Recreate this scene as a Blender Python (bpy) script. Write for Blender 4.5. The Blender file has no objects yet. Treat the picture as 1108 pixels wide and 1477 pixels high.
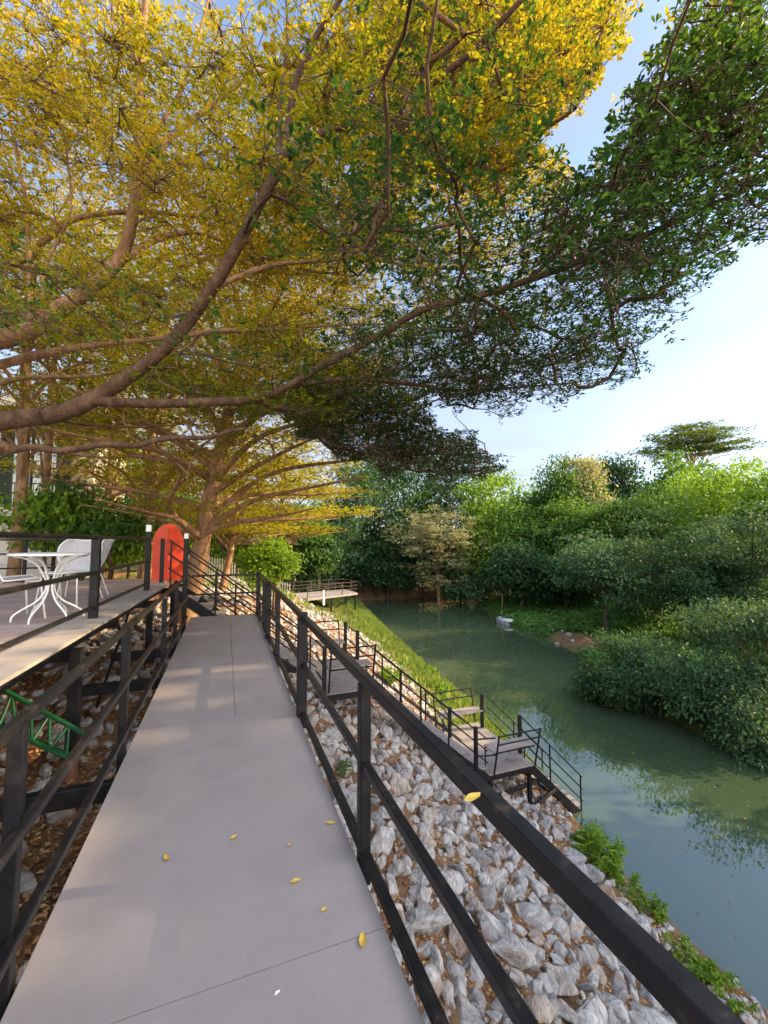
import bpy, bmesh, math, random
import numpy as np
from mathutils import Vector, Matrix, kdtree, noise
random.seed(7); rng = np.random.default_rng(7)
scene = bpy.context.scene
COL = scene.collection
R = math.radians

# ------------------------------------------------------------------ camera model
F, CX, CY, HZ, EYE = 600.0, 554.0, 738.5, 780.0, 1.6
PITCH = math.atan((HZ-CY)/F)
YAW = math.atan((554-327)/F*math.cos(PITCH))
cp, sp, cyw, syw = math.cos(PITCH), math.sin(PITCH), math.cos(YAW), math.sin(YAW)
def ray(u, v):
    x = (u-CX)/F; y = -(v-CY)/F
    fy = cp-y*sp; z = sp+y*cp
    return (x*cyw+fy*syw, -x*syw+fy*cyw, z)
def P(u, v, Z):
    r = ray(u, v); return Vector((r[0]*Z, r[1]*Z, EYE+r[2]*Z))
def G(u, v, h):
    r = ray(u, v); t = (h-EYE)/r[2]; return Vector((r[0]*t, r[1]*t, h))
def PY(u, v, y):
    r = ray(u, v); t = y/r[1]; return Vector((r[0]*t, y, EYE+r[2]*t))
def project(p):
    p = np.asarray(p, float); x, y, z = p[..., 0], p[..., 1], p[..., 2]-EYE
    cx = x*cyw-y*syw; f = x*syw+y*cyw
    d = f*cp+z*sp; up = -f*sp+z*cp
    dd = np.where(np.abs(d) < 1e-3, 1e-3, d)
    return CX+F*cx/dd, CY-F*up/dd, d
def inpoly(u, v, poly):
    ins = np.zeros(np.shape(u), bool); n = len(poly)
    for i in range(n):
        x1, y1 = poly[i]; x2, y2 = poly[(i+1) % n]
        if y1 == y2: continue
        c = ((y1 > v) != (y2 > v)) & (u < (x2-x1)*(v-y1)/(y2-y1)+x1)
        ins ^= c
    return ins

# ------------------------------------------------------------------ object helpers
def tag(o, label=None, cat=None, group=None, kind=None):
    if label: o['label'] = label
    if cat: o['category'] = cat
    if group: o['group'] = group
    if kind: o['kind'] = kind
    return o
def empty(name, loc, label, cat, group=None):
    o = bpy.data.objects.new(name, None); COL.objects.link(o); o.location = loc
    o.empty_display_size = .1
    return tag(o, label, cat, group)
def link(name, me, mat, parent=None):
    if mat is not None and not me.materials: me.materials.append(mat)
    o = bpy.data.objects.new(name, me); COL.objects.link(o)
    if parent is not None:
        o.parent = parent                                          # geometry is given in world space
        if parent.type == 'EMPTY': o.location = -Vector(parent.location)
    return o
def npmesh(name, verts, faces_idx, nper, mat, parent=None, tint=None, smooth=False):
    """faces all have nper corners; faces_idx (m, nper)"""
    me = bpy.data.meshes.new(name); verts = np.ascontiguousarray(verts, np.float32)
    nv = len(verts); me.vertices.add(nv); me.vertices.foreach_set('co', verts.ravel())
    fi = np.ascontiguousarray(faces_idx, np.int32); m = len(fi)
    me.loops.add(m*nper); me.loops.foreach_set('vertex_index', fi.ravel())
    me.polygons.add(m)
    me.polygons.foreach_set('loop_start', np.arange(0, m*nper, nper, dtype=np.int32))
    me.polygons.foreach_set('loop_total', np.full(m, nper, np.int32))
    me.polygons.foreach_set('use_smooth', np.full(m, smooth, bool))
    if tint is not None:
        a = me.attributes.new('tint', 'FLOAT', 'POINT'); a.data.foreach_set('value', np.ascontiguousarray(tint, np.float32))
    me.update(calc_edges=True)
    return link(name, me, mat, parent)

class MB:
    """collects bars, boxes and tubes; build() links them as ONE mesh"""
    def __init__(s): s.v = []; s.f = []
    def sect(s, pts_list, cap=True):
        n = len(pts_list[0]); b = len(s.v)
        for ring in pts_list: s.v.extend(tuple(p) for p in ring)
        for k in range(len(pts_list)-1):
            for i in range(n):
                j = (i+1) % n; a = b+k*n
                s.f.append((a+i, a+j, a+n+j, a+n+i))
        if cap:
            s.f.append(tuple(b+i for i in reversed(range(n))))
            s.f.append(tuple(b+(len(pts_list)-1)*n+i for i in range(n)))
    def bar(s, a, b, w=.05, h=.05, c=.004, up=(0, 0, 1)):
        a = Vector(a); b = Vector(b); d = (b-a).normalized(); up = Vector(up)
        if abs(d.dot(up)) > .98: up = Vector((0, 1, 0))
        sd = d.cross(up).normalized(); u2 = sd.cross(d).normalized()
        w2, h2 = w/2, h/2; c = min(c, w2*.5, h2*.5)
        prof = [(-w2+c, -h2), (w2-c, -h2), (w2, -h2+c), (w2, h2-c), (w2-c, h2), (-w2+c, h2), (-w2, h2-c), (-w2, -h2+c)]
        r = [[q+sd*x+u2*y for x, y in prof] for q in (a, b)]
        s.sect(r); return s
    def box(s, x0, x1, y0, y1, z0, z1, c=.003):
        return s.bar(((x0+x1)/2, y0, (z0+z1)/2), ((x0+x1)/2, y1, (z0+z1)/2), x1-x0, z1-z0, c)
    def tube(s, pts, rad, n=8, cap=True):
        pts = [Vector(p) for p in pts]; rings = []
        pu = None
        for i, p in enumerate(pts):
            d = (pts[min(i+1, len(pts)-1)]-pts[max(i-1, 0)])
            d = d.normalized() if d.length > 1e-9 else Vector((0, 0, 1))
            if pu is None: pu = d.orthogonal().normalized()
            pu = (pu-d*pu.dot(d)); pu = pu.normalized() if pu.length > 1e-6 else d.orthogonal().normalized()
            q = d.cross(pu); r = rad[i] if hasattr(rad, '__len__') else rad
            rings.append([p+(pu*math.cos(2*math.pi*k/n)+q*math.sin(2*math.pi*k/n))*r for k in range(n)])
        s.sect(rings, cap); return s
    def build(s, name, mat, parent=None, smooth=False):
        me = bpy.data.meshes.new(name); me.from_pydata(s.v, [], s.f)
        if smooth: me.polygons.foreach_set('use_smooth', [True]*len(me.polygons))
        me.update()
        return link(name, me, mat, parent)

# ------------------------------------------------------------------ materials
def mat(name):
    m = bpy.data.materials.new(name); m.use_nodes = True; nt = m.node_tree; nt.nodes.clear()
    out = nt.nodes.new('ShaderNodeOutputMaterial'); b = nt.nodes.new('ShaderNodeBsdfPrincipled')
    nt.links.new(b.outputs[0], out.inputs[0]); return m, nt, b, out
def N(nt, t, **k):
    n = nt.nodes.new(t)
    for a, v in k.items():
        if a in n.inputs: n.inputs[a].default_value = v
        else: setattr(n, a, v)
    return n
def ramp(nt, stops):
    r = nt.nodes.new('ShaderNodeValToRGB'); e = r.color_ramp.elements
    while len(e) < len(stops): e.new(.5)
    for i, (p, c) in enumerate(stops): e[i].position = p; e[i].color = (*c, 1)
    return r
def noisy(name, stops, scale=3, detail=6, rough=.8, bump=.2, bscale=30, metallic=0, spec=.3, stretch=None, dist=.02):
    m, nt, b, out = mat(name); L = nt.links.new
    tc = N(nt, 'ShaderNodeTexCoord'); mp = N(nt, 'ShaderNodeMapping')
    if stretch: mp.inputs['Scale'].default_value = stretch
    geo = N(nt, 'ShaderNodeNewGeometry'); L(geo.outputs['Position'], mp.inputs[0])
    n1 = N(nt, 'ShaderNodeTexNoise', Scale=scale, Detail=detail, Roughness=.6); L(mp.outputs[0], n1.inputs[0])
    r = ramp(nt, stops); L(n1.outputs[0], r.inputs[0]); L(r.outputs[0], b.inputs['Base Color'])
    n2 = N(nt, 'ShaderNodeTexNoise', Scale=bscale, Detail=5); L(mp.outputs[0], n2.inputs[0])
    bp = N(nt, 'ShaderNodeBump', Strength=bump, Distance=dist); L(n2.outputs[0], bp.inputs['Height']); L(bp.outputs[0], b.inputs['Normal'])
    rr = N(nt, 'ShaderNodeMapRange'); rr.inputs[3].default_value = rough-.12; rr.inputs[4].default_value = min(1, rough+.12)
    L(n2.outputs[0], rr.inputs[0]); L(rr.outputs[0], b.inputs['Roughness'])
    b.inputs['Metallic'].default_value = metallic; b.inputs['Specular IOR Level'].default_value = spec
    return m
def leafmat(name, cols, trans=.42, rough=.5, tr_gain=1.5, spec=.12):
    m, nt, b, out = mat(name); L = nt.links.new
    a = N(nt, 'ShaderNodeAttribute', attribute_name='tint'); r = ramp(nt, [(i/(len(cols)-1), c) for i, c in enumerate(cols)])
    L(a.outputs['Fac'], r.inputs[0]); L(r.outputs[0], b.inputs['Base Color'])
    b.inputs['Roughness'].default_value = rough; b.inputs['Specular IOR Level'].default_value = spec
    t = N(nt, 'ShaderNodeBsdfTranslucent'); g = N(nt, 'ShaderNodeMix', data_type='RGBA', blend_type='MULTIPLY')
    g.inputs[0].default_value = 1; L(r.outputs[0], g.inputs[6]); g.inputs[7].default_value = (1.25*tr_gain, 1.15*tr_gain, .5*tr_gain, 1)
    L(g.outputs[2], t.inputs[0])
    mx = N(nt, 'ShaderNodeMixShader'); mx.inputs[0].default_value = trans
    L(b.outputs[0], mx.inputs[1]); L(t.outputs[0], mx.inputs[2]); L(mx.outputs[0], out.inputs[0])
    return m

M = {}
M['steel'] = noisy('black_painted_steel', [(.3, (.006, .006, .008)), (.55, (.010, .010, .012)), (.8, (.035, .028, .024))], 9, 8, .45, .05, 60, 0, .22, dist=.003)
M['steel_worn'] = noisy('worn_black_steel', [(.35, (.007, .0065, .007)), (.58, (.014, .012, .012)), (.74, (.07, .048, .032))], 14, 9, .38, .05, 60, 0, .28, dist=.003)
M['rust'] = noisy('rusty_steel', [(.3, (.12, .05, .03)), (.6, (.22, .10, .06)), (.8, (.08, .05, .04))], 12, 6, .8, .3, 60)
M['board'] = noisy('cement_board', [(.22, (.245, .216, .210)), (.42, (.28, .247, .240)), (.5, (.30, .265, .257)), (.60, (.275, .243, .236)), (.78, (.32, .284, .274))], 1.3, 14, .58, .12, 160, 0, .35, dist=.003)
_nt = M['board'].node_tree; _b = next(n for n in _nt.nodes if n.type == 'BSDF_PRINCIPLED'); _src = _b.inputs['Base Color'].links[0].from_socket
_g = N(_nt, 'ShaderNodeNewGeometry'); _n = N(_nt, 'ShaderNodeTexNoise', Scale=38, Detail=3); _nt.links.new(_g.outputs['Position'], _n.inputs[0])
_r = ramp(_nt, [(.22, (.7, .66, .62)), (.29, (1, 1, 1)), (.76, (1, 1, 1)), (.80, (1.2, 1.19, 1.17))]); _nt.links.new(_n.outputs[0], _r.inputs[0])
_n2 = N(_nt, 'ShaderNodeTexNoise', Scale=260, Detail=2); _nt.links.new(_g.outputs['Position'], _n2.inputs[0])
_r2 = ramp(_nt, [(.3, (.86, .86, .86)), (.7, (1.12, 1.12, 1.12))]); _nt.links.new(_n2.outputs[0], _r2.inputs[0])
_m = N(_nt, 'ShaderNodeMix', data_type='RGBA', blend_type='MULTIPLY'); _m.inputs[0].default_value = 1; _nt.links.new(_src, _m.inputs[6]); _nt.links.new(_r.outputs[0], _m.inputs[7])
_m2 = N(_nt, 'ShaderNodeMix', data_type='RGBA', blend_type='MULTIPLY'); _m2.inputs[0].default_value = 1; _nt.links.new(_m.outputs[2], _m2.inputs[6]); _nt.links.new(_r2.outputs[0], _m2.inputs[7]); _nt.links.new(_m2.outputs[2], _b.inputs['Base Color'])
M['board2'] = noisy('cement_board_edge', [(.3, (.24, .215, .195)), (.6, (.31, .28, .255)), (.8, (.21, .185, .175))], 2.2, 9, .7, .15, 130, dist=.003)
M['board_old'] = noisy('weathered_board', [(.3, (.17, .145, .135)), (.5, (.27, .235, .22)), (.7, (.20, .17, .16)), (.85, (.33, .29, .27))], 4, 9, .7, .25, 90, dist=.004)
M['white'] = noisy('white_painted_metal', [(.3, (.70, .68, .66)), (.7, (.80, .79, .77))], 12, 4, .35, .05, 60, 0, .5, dist=.002)
M['green'] = noisy('green_painted_pipe', [(.3, (.006, .055, .02)), (.7, (.010, .085, .03)), (.85, (.05, .04, .02))], 12, 6, .4, .1, 60, 0, .5, dist=.003)
M['red'] = noisy('red_plastic', [(.3, (.50, .036, .014)), (.7, (.64, .065, .022))], 3, 4, .4, .05, 20, 0, .4, dist=.003)
M['concrete'] = noisy('concrete', [(.3, (.36, .32, .27)), (.7, (.5, .46, .40))], 2, 8, .85, .3, 50)
M['wall_warm'] = noisy('plaster', [(.3, (.46, .42, .36)), (.7, (.6, .56, .5))], 1.5, 6, .85, .15, 40)
M['thatch'] = noisy('brown_roof', [(.3, (.10, .05, .04)), (.7, (.19, .10, .08))], 6, 6, .9, .4, 50)
M['orange'] = noisy('orange_timber', [(.3, (.42, .17, .06)), (.7, (.55, .26, .10))], 4, 6, .7, .3, 30, stretch=(1, 1, .2))
M['bark'] = noisy('tree_bark', [(.25, (.040, .022, .013)), (.5, (.095, .055, .033)), (.7, (.16, .10, .062)), (.85, (.06, .035, .022))], 9, 9, .85, .8, 34, 0, .2, (1, 1, .45), .03)
M['bark_pale'] = noisy('pale_bark', [(.25, (.13, .070, .035)), (.5, (.26, .15, .080)), (.75, (.40, .25, .15))], 8, 9, .85, .8, 30, 0, .2, (1, 1, .4), .03)
M['bark_dark'] = noisy('dark_bark', [(.3, (.05, .038, .03)), (.7, (.13, .10, .08))], 5, 6, .9, .7, 20, 0, .2)
M['tile'] = None

# deck boards
def deckmat():
    m, nt, b, out = mat('deck_planks'); L = nt.links.new
    geo = N(nt, 'ShaderNodeNewGeometry'); sx = N(nt, 'ShaderNodeSeparateXYZ'); L(geo.outputs['Position'], sx.inputs[0])
    mu = N(nt, 'ShaderNodeMath', operation='MULTIPLY'); mu.inputs[1].default_value = 1/.145; L(sx.outputs['Y'], mu.inputs[0])
    fl = N(nt, 'ShaderNodeMath', operation='FLOOR'); L(mu.outputs[0], fl.inputs[0])
    wn = N(nt, 'ShaderNodeTexWhiteNoise', noise_dimensions='1D'); L(fl.outputs[0], wn.inputs['W'])
    nz = N(nt, 'ShaderNodeTexNoise', Scale=6, Detail=8); mp = N(nt, 'ShaderNodeMapping'); mp.inputs['Scale'].default_value = (1, 6, 1)
    L(geo.outputs['Position'], mp.inputs[0]); L(mp.outputs[0], nz.inputs[0])
    ad = N(nt, 'ShaderNodeMath', operation='MULTIPLY_ADD'); ad.inputs[1].default_value = .5; L(wn.outputs[0], ad.inputs[0]); L(nz.outputs[0], ad.inputs[2])
    r = ramp(nt, [(.3, (.20, .135, .12)), (.6, (.30, .22, .20)), (1, (.36, .29, .27))]); L(ad.outputs[0], r.inputs[0])
    fr = N(nt, 'ShaderNodeMath', operation='FRACT'); L(mu.outputs[0], fr.inputs[0])
    lt = N(nt, 'ShaderNodeMath', operation='LESS_THAN'); lt.inputs[1].default_value = .045; L(fr.outputs[0], lt.inputs[0])
    mx = N(nt, 'ShaderNodeMix', data_type='RGBA'); L(lt.outputs[0], mx.inputs[0]); L(r.outputs[0], mx.inputs[6]); mx.inputs[7].default_value = (.03, .02, .02, 1)
    L(mx.outputs[2], b.inputs['Base Color']); b.inputs['Roughness'].default_value = .6
    return m
M['deck'] = deckmat()

def rockmat():
    m, nt, b, out = mat('grey_rock'); L = nt.links.new
    geo = N(nt, 'ShaderNodeNewGeometry'); oi = N(nt, 'ShaderNodeObjectInfo'); at = N(nt, 'ShaderNodeAttribute', attribute_name='tint')
    ad0 = N(nt, 'ShaderNodeMath', operation='ADD'); L(oi.outputs['Random'], ad0.inputs[0]); L(at.outputs['Fac'], ad0.inputs[1])
    tc = N(nt, 'ShaderNodeTexCoord'); vr = N(nt, 'ShaderNodeVectorRotate', rotation_type='EULER_XYZ'); L(geo.outputs['Position'], vr.inputs[0])
    cb = N(nt, 'ShaderNodeCombineXYZ')
    for i, k in enumerate((7.3, 5.1, 11.7)):
        mm = N(nt, 'ShaderNodeMath', operation='MULTIPLY'); mm.inputs[1].default_value = k; L(ad0.outputs[0], mm.inputs[0]); L(mm.outputs[0], cb.inputs[i])
    L(cb.outputs[0], vr.inputs['Rotation'])
    mp = N(nt, 'ShaderNodeMapping'); mp.inputs['Scale'].default_value = (1, 1, 3.2); L(vr.outputs[0], mp.inputs[0])
    n1 = N(nt, 'ShaderNodeTexNoise', Scale=7, Detail=10, Roughness=.68, Distortion=.8); L(mp.outputs[0], n1.inputs[0])
    r = ramp(nt, [(.28, (.15, .143, .14)), (.43, (.32, .31, .305)), (.56, (.47, .457, .45)), (.72, (.70, .685, .67))]); L(n1.outputs[0], r.inputs[0])
    # object-to-object tone and a rusty stain
    fr = N(nt, 'ShaderNodeMath', operation='FRACT'); m3 = N(nt, 'ShaderNodeMath', operation='MULTIPLY'); m3.inputs[1].default_value = 3.77; L(ad0.outputs[0], m3.inputs[0]); L(m3.outputs[0], fr.inputs[0])
    tr = ramp(nt, [(0, (.62, .60, .60)), (.5, (.95, .94, .93)), (.8, (1.0, .98, .96)), (1, (.78, .60, .46))]); L(fr.outputs[0], tr.inputs[0])
    mx = N(nt, 'ShaderNodeMix', data_type='RGBA', blend_type='MULTIPLY'); mx.inputs[0].default_value = 1; L(r.outputs[0], mx.inputs[6]); L(tr.outputs[0], mx.inputs[7])
    n3 = N(nt, 'ShaderNodeTexNoise', Scale=3.2, Detail=5); L(geo.outputs['Position'], n3.inputs[0])
    r3 = ramp(nt, [(.54, (0, 0, 0)), (.68, (1, 1, 1))]); L(n3.outputs[0], r3.inputs[0])
    mx2 = N(nt, 'ShaderNodeMix', data_type='RGBA'); sc = N(nt, 'ShaderNodeMath', operation='MULTIPLY'); sc.inputs[1].default_value = .55
    L(r3.outputs[0], sc.inputs[0]); L(sc.outputs[0], mx2.inputs[0]); L(mx.outputs[2], mx2.inputs[6]); mx2.inputs[7].default_value = (.30, .17, .10, 1)
    L(mx2.outputs[2], b.inputs['Base Color'])
    n2 = N(nt, 'ShaderNodeTexNoise', Scale=22, Detail=8, Roughness=.7); L(mp.outputs[0], n2.inputs[0])
    bp = N(nt, 'ShaderNodeBump', Strength=.75, Distance=.03); L(n2.outputs[0], bp.inputs['Height']); L(bp.outputs[0], b.inputs['Normal'])
    b.inputs['Roughness'].default_value = .8; b.inputs['Specular IOR Level'].default_value = .25
    return m
M['rock'] = rockmat()

def groundmat():
    m, nt, b, out = mat('bank_soil'); L = nt.links.new
    geo = N(nt, 'ShaderNodeNewGeometry')
    n1 = N(nt, 'ShaderNodeTexNoise', Scale=1.2, Detail=10, Roughness=.65); L(geo.outputs['Position'], n1.inputs[0])
    n2 = N(nt, 'ShaderNodeTexNoise', Scale=24, Detail=8, Roughness=.7); L(geo.outputs['Position'], n2.inputs[0])
    r1 = ramp(nt, [(.3, (.10, .055, .032)), (.5, (.20, .115, .065)), (.65, (.28, .17, .10)), (.8, (.16, .10, .06))]); L(n1.outputs[0], r1.inputs[0])
    r2 = ramp(nt, [(.3, (.4, .36, .34)), (.5, (1, 1, 1)), (.72, (1.5, 1.3, 1.05))]); L(n2.outputs[0], r2.inputs[0])
    mx = N(nt, 'ShaderNodeMix', data_type='RGBA', blend_type='MULTIPLY'); mx.inputs[0].default_value = 1; L(r1.outputs[0], mx.inputs[6]); L(r2.outputs[0], mx.inputs[7])
    at = N(nt, 'ShaderNodeAttribute', attribute_name='tint')       # where grass and herbs cover the soil
    gr = ramp(nt, [(.3, (.035, .075, .018)), (.7, (.07, .12, .03))]); L(n2.outputs[0], gr.inputs[0])
    mg = N(nt, 'ShaderNodeMix', data_type='RGBA'); L(at.outputs['Fac'], mg.inputs[0]); L(mx.outputs[2], mg.inputs[6]); L(gr.outputs[0], mg.inputs[7])
    L(mg.outputs[2], b.inputs['Base Color'])
    bp = N(nt, 'ShaderNodeBump', Strength=.8, Distance=.05); L(n2.outputs[0], bp.inputs['Height']); L(bp.outputs[0], b.inputs['Normal'])
    b.inputs['Roughness'].default_value = .95; b.inputs['Specular IOR Level'].default_value = .1
    return m
M['ground'] = groundmat()

def watermat():
    m, nt, b, out = mat('river_water'); L = nt.links.new
    geo = N(nt, 'ShaderNodeNewGeometry')
    n0 = N(nt, 'ShaderNodeTexNoise', Scale=.09, Detail=4); L(geo.outputs['Position'], n0.inputs[0])
    r = ramp(nt, [(.35, (.038, .062, .032)), (.65, (.054, .078, .042))]); L(n0.outputs[0], r.inputs[0]); L(r.outputs[0], b.inputs['Base Color'])
    b.inputs['Roughness'].default_value = .012; b.inputs['IOR'].default_value = 1.85; b.inputs['Specular IOR Level'].default_value = .5
    mp = N(nt, 'ShaderNodeMapping'); mp.inputs['Scale'].default_value = (1, .55, 1); mp.inputs['Rotation'].default_value = (0, 0, .3); L(geo.outputs['Position'], mp.inputs[0])
    n1 = N(nt, 'ShaderNodeTexNoise', Scale=2.6, Detail=3); L(mp.outputs[0], n1.inputs[0])
    n2 = N(nt, 'ShaderNodeTexNoise', Scale=.5, Detail=2); L(mp.outputs[0], n2.inputs[0])
    ad = N(nt, 'ShaderNodeMath', operation='MULTIPLY_ADD'); ad.inputs[1].default_value = .35; L(n1.outputs[0], ad.inputs[0]); L(n2.outputs[0], ad.inputs[2])
    bp = N(nt, 'ShaderNodeBump', Strength=.07, Distance=.10); L(ad.outputs[0], bp.inputs['Height']); L(bp.outputs[0], b.inputs['Normal'])
    return m
M['water'] = watermat()

def glassmat():
    m, nt, b, out = mat('window_glass')
    b.inputs['Base Color'].default_value = (.05, .07, .05, 1); b.inputs['Roughness'].default_value = .05; b.inputs['Specular IOR Level'].default_value = .8
    b.inputs['IOR'].default_value = 1.7
    return m
M['glass'] = glassmat()
M['boat'] = noisy('pale_blue_hull', [(.3, (.20, .22, .30)), (.7, (.42, .45, .55))], 3, 4, .4, .05, 20)

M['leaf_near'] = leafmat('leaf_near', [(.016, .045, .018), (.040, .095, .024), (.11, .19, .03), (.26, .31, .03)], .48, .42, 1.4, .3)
M['leaf_sun_gold'] = leafmat('leaf_sun_gold', [(.065, .12, .018), (.19, .235, .02), (.37, .325, .025), (.56, .39, .04)], .56, .5, 1.05)  # gold of low sunlight put into the yellowish leaf colour
M['leaf_mid'] = leafmat('leaf_mid', [(.030, .072, .018), (.060, .128, .025), (.125, .215, .034)], .40, .5)
M['leaf_bright'] = leafmat('leaf_bright', [(.08, .16, .02), (.14, .25, .028), (.24, .34, .035)], .42, .5)
M['leaf_dark'] = leafmat('leaf_dark', [(.018, .046, .020), (.034, .076, .030), (.060, .12, .042)], .3, .5)
M['leaf_blue'] = leafmat('leaf_bluegreen', [(.030, .068, .034), (.055, .112, .052), (.11, .19, .085)], .32, .5)
M['leaf_khaki2'] = leafmat('leaf_olive', [(.05, .085, .025), (.09, .13, .035), (.15, .18, .05)], .35, .5)
M['herb'] = leafmat('herb_leaves', [(.05, .13, .03), (.09, .20, .045), (.14, .27, .06)], .35, .55)
M['grass'] = leafmat('grass_blades', [(.07, .14, .025), (.13, .22, .035), (.21, .29, .06), (.30, .29, .10)], .3, .6, 1.1)
M['leaf_khaki'] = leafmat('leaf_khaki', [(.15, .165, .09), (.25, .255, .14), (.36, .34, .20)], .3, .6)
M['litter'] = leafmat('dry_litter', [(.16, .07, .03), (.30, .14, .06), (.42, .22, .09), (.50, .34, .18)], .1, .8, 1)
M['yellow_leaf'] = noisy('yellow_leaf', [(.3, (.50, .32, .04)), (.7, (.68, .48, .10))], 30, 4, .6, .3, 80, dist=.002)

# ------------------------------------------------------------------ terrain
WZ = -6.05
_yw = np.array([-60, -10, 4.6, 6, 7.5, 9.1, 12, 16.8, 21.4, 32, 49.5, 80]); _xw = np.array([9.5, 8.7, 8.43, 8.5, 8.75, 9.1, 9.8, 10.7, 11.1, 12.5, 15.2, 16])
_yf = np.array([-60, 0, 9, 11.5, 17, 22.6, 32.5, 44, 47, 80]); _xf = np.array([17.5, 17, 17.2, 17.7, 18.9, 22.6, 24.3, 28.5, 60, 90])
def xw(y): return np.interp(y, _yw, _xw)
def xf(y): return np.interp(y, _yf, _xf)
def T(x, y, raw=False):
    x = np.asarray(x, float); y = np.asarray(y, float)
    dn = xw(y)-x; df = (x-xf(y))*.85; de = y-51.5
    dn2 = dn*np.interp(y, [24, 33], [1, .6])
    pn = np.interp(dn2, [0, .5, 1.3, 3, 6.8, 8.2, 10, 13, 20, 60], [WZ, -5.75, -5.35, -4.55, -2.15, -1.35, -.68, -.25, .15, .6])
    pf = np.interp(df, [0, .5, 6, 12, 16, 22, 60, 200], [WZ, -5.8, -5.3, -4.4, -2.6, -.5, 2, 5])
    pe = np.interp(de, [0, 1, 4, 8, 15, 60], [WZ, -5.3, -4.2, -1.5, 1, 3])
    z = np.full(np.broadcast(x, y).shape, -99.)
    z = np.where(dn > 0, np.maximum(z, pn), z); z = np.where(df > 0, np.maximum(z, pf), z); z = np.where(de > 0, np.maximum(z, pe), z)
    d = np.maximum(np.maximum(dn, df), de)
    z = np.where(d <= 0, WZ+np.maximum(-1.3, d*.6), z)
    b = .10*np.sin(x*1.9+1.3*np.sin(y*.9))*np.sin(y*1.7+np.sin(x*1.1)) + .05*np.sin(x*5.1+y*3.3)*np.sin(y*4.7-x)
    return z + b*np.clip(d*1.2, 0, 1)
def Tz(x, y): return float(T(x, y))

def grid(name, xs, ys, kind_tint=True):
    X, Y = np.meshgrid(xs, ys); Z = T(X, Y)
    V = np.stack([X, Y, Z], -1).reshape(-1, 3); nx, ny = len(xs), len(ys)
    i = (np.arange(ny-1)[:, None]*nx+np.arange(nx-1)[None, :]).ravel()
    Fq = np.stack([i, i+1, i+1+nx, i+nx], -1)
    dn = xw(Y)-X; df = (X-xf(Y)); de = Y-51.5
    g = np.clip((df+.5)*1.6, 0, 1)
    g = np.maximum(g, np.where((dn > .2) & (Y > 10), np.clip(1.2-abs(dn-1.1)/1.5, 0, .5)*np.clip((Y-10)/4, 0, 1), 0))
    g = np.maximum(g, np.where((Y > 26) & (dn > 0), .55, 0)); g = np.maximum(g, np.where(de > 3, .8, 0))
    cl = np.hypot(X-(xf(Y)+1.5), (Y-24)*.6); g = g*np.clip((cl-1.0)/.9, .12, 1)
    return npmesh(name, V, Fq, 4, M['ground'], None, g.ravel(), True)
xs = np.concatenate([np.linspace(-140, -14, 22)[:-1], np.arange(-14, 34, .22), np.linspace(34, 200, 40)])
ys = np.concatenate([np.linspace(-60, -4, 16)[:-1], np.arange(-4, 62, .28), np.linspace(62, 260, 34)])
tag(grid('ground', xs, ys), 'brown soil river banks', None, None, 'structure')
wm = MB(); 
wv = [(-5, -60, WZ), (110, -60, WZ), (110, 62, WZ), (-5, 62, WZ)]
w = npmesh('river_water', np.array(wv), np.array([[0, 1, 2, 3]]), 4, M['water']); tag(w, 'calm green river water', None, None, 'structure')

# ------------------------------------------------------------------ leaves
def leaf_mesh(name, c, ax, nr, ln, wd, m, parent=None, tint=None, full=True):
    n = len(c); ax = ax/np.maximum(np.linalg.norm(ax, axis=1, keepdims=True), 1e-6)
    sd = np.cross(nr, ax); sd /= np.maximum(np.linalg.norm(sd, axis=1, keepdims=True), 1e-6)
    nn = np.cross(ax, sd)
    ln = np.asarray(ln).reshape(-1, 1); wd = np.asarray(wd).reshape(-1, 1)
    if full:
        prof = [(0, 0, 0), (.42, .36, .05), (.82, .46, .02), (1.0, 0, -.06), (.82, -.46, .02), (.42, -.36, .05)]
    else:
        prof = [(0, 0, 0), (.55, .5, .05), (1, 0, -.05), (.55, -.5, .05)]
    k = len(prof); V = np.empty((n, k, 3))
    for i, (a, b, h) in enumerate(prof): V[:, i] = c+ax*ln*a+sd*wd*b+nn*ln*h
    idx = np.arange(n*k).reshape(n, k)
    t = np.repeat(np.clip(tint if tint is not None else rng.random(n), 0, 1), k)
    return npmesh(name, V.reshape(-1, 3), idx, k, m, parent, t, False)
def randdir(n):
    v = rng.normal(size=(n, 3)); return v/np.linalg.norm(v, axis=1, keepdims=True)
def vnoise(p, s):
    """cheap smooth 3-D noise 0..1"""
    p = p*s
    return .5+.25*(np.sin(p[:, 0]*1.7+2.1*np.sin(p[:, 1]*.9+p[:, 2]))*np.cos(p[:, 1]*1.3+1.4*np.sin(p[:, 2]*1.1+p[:, 0]*.7))
                   + np.sin(p[:, 2]*2.3+p[:, 0]*.8+1.7*np.cos(p[:, 1]*1.9)))
def rosettes(cent, out, nl, L0, spread=.35, up=.25):
    """leaf rosettes: cent (n,3) twig tips; returns leaf arrays"""
    n = len(cent); m = n*nl
    c = np.repeat(cent, nl, 0); o = np.repeat(out, nl, 0)
    a = rng.random(m)*2*np.pi
    d = np.stack([np.cos(a), np.sin(a), rng.normal(up, .35, m)], 1)+o*spread
    nr = np.stack([rng.normal(0, .35, m), rng.normal(0, .35, m), np.ones(m)], 1)
    ln = L0*rng.uniform(.65, 1.15, m)
    return c+rng.normal(0, .012, (m, 3)), d, nr, ln
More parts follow.
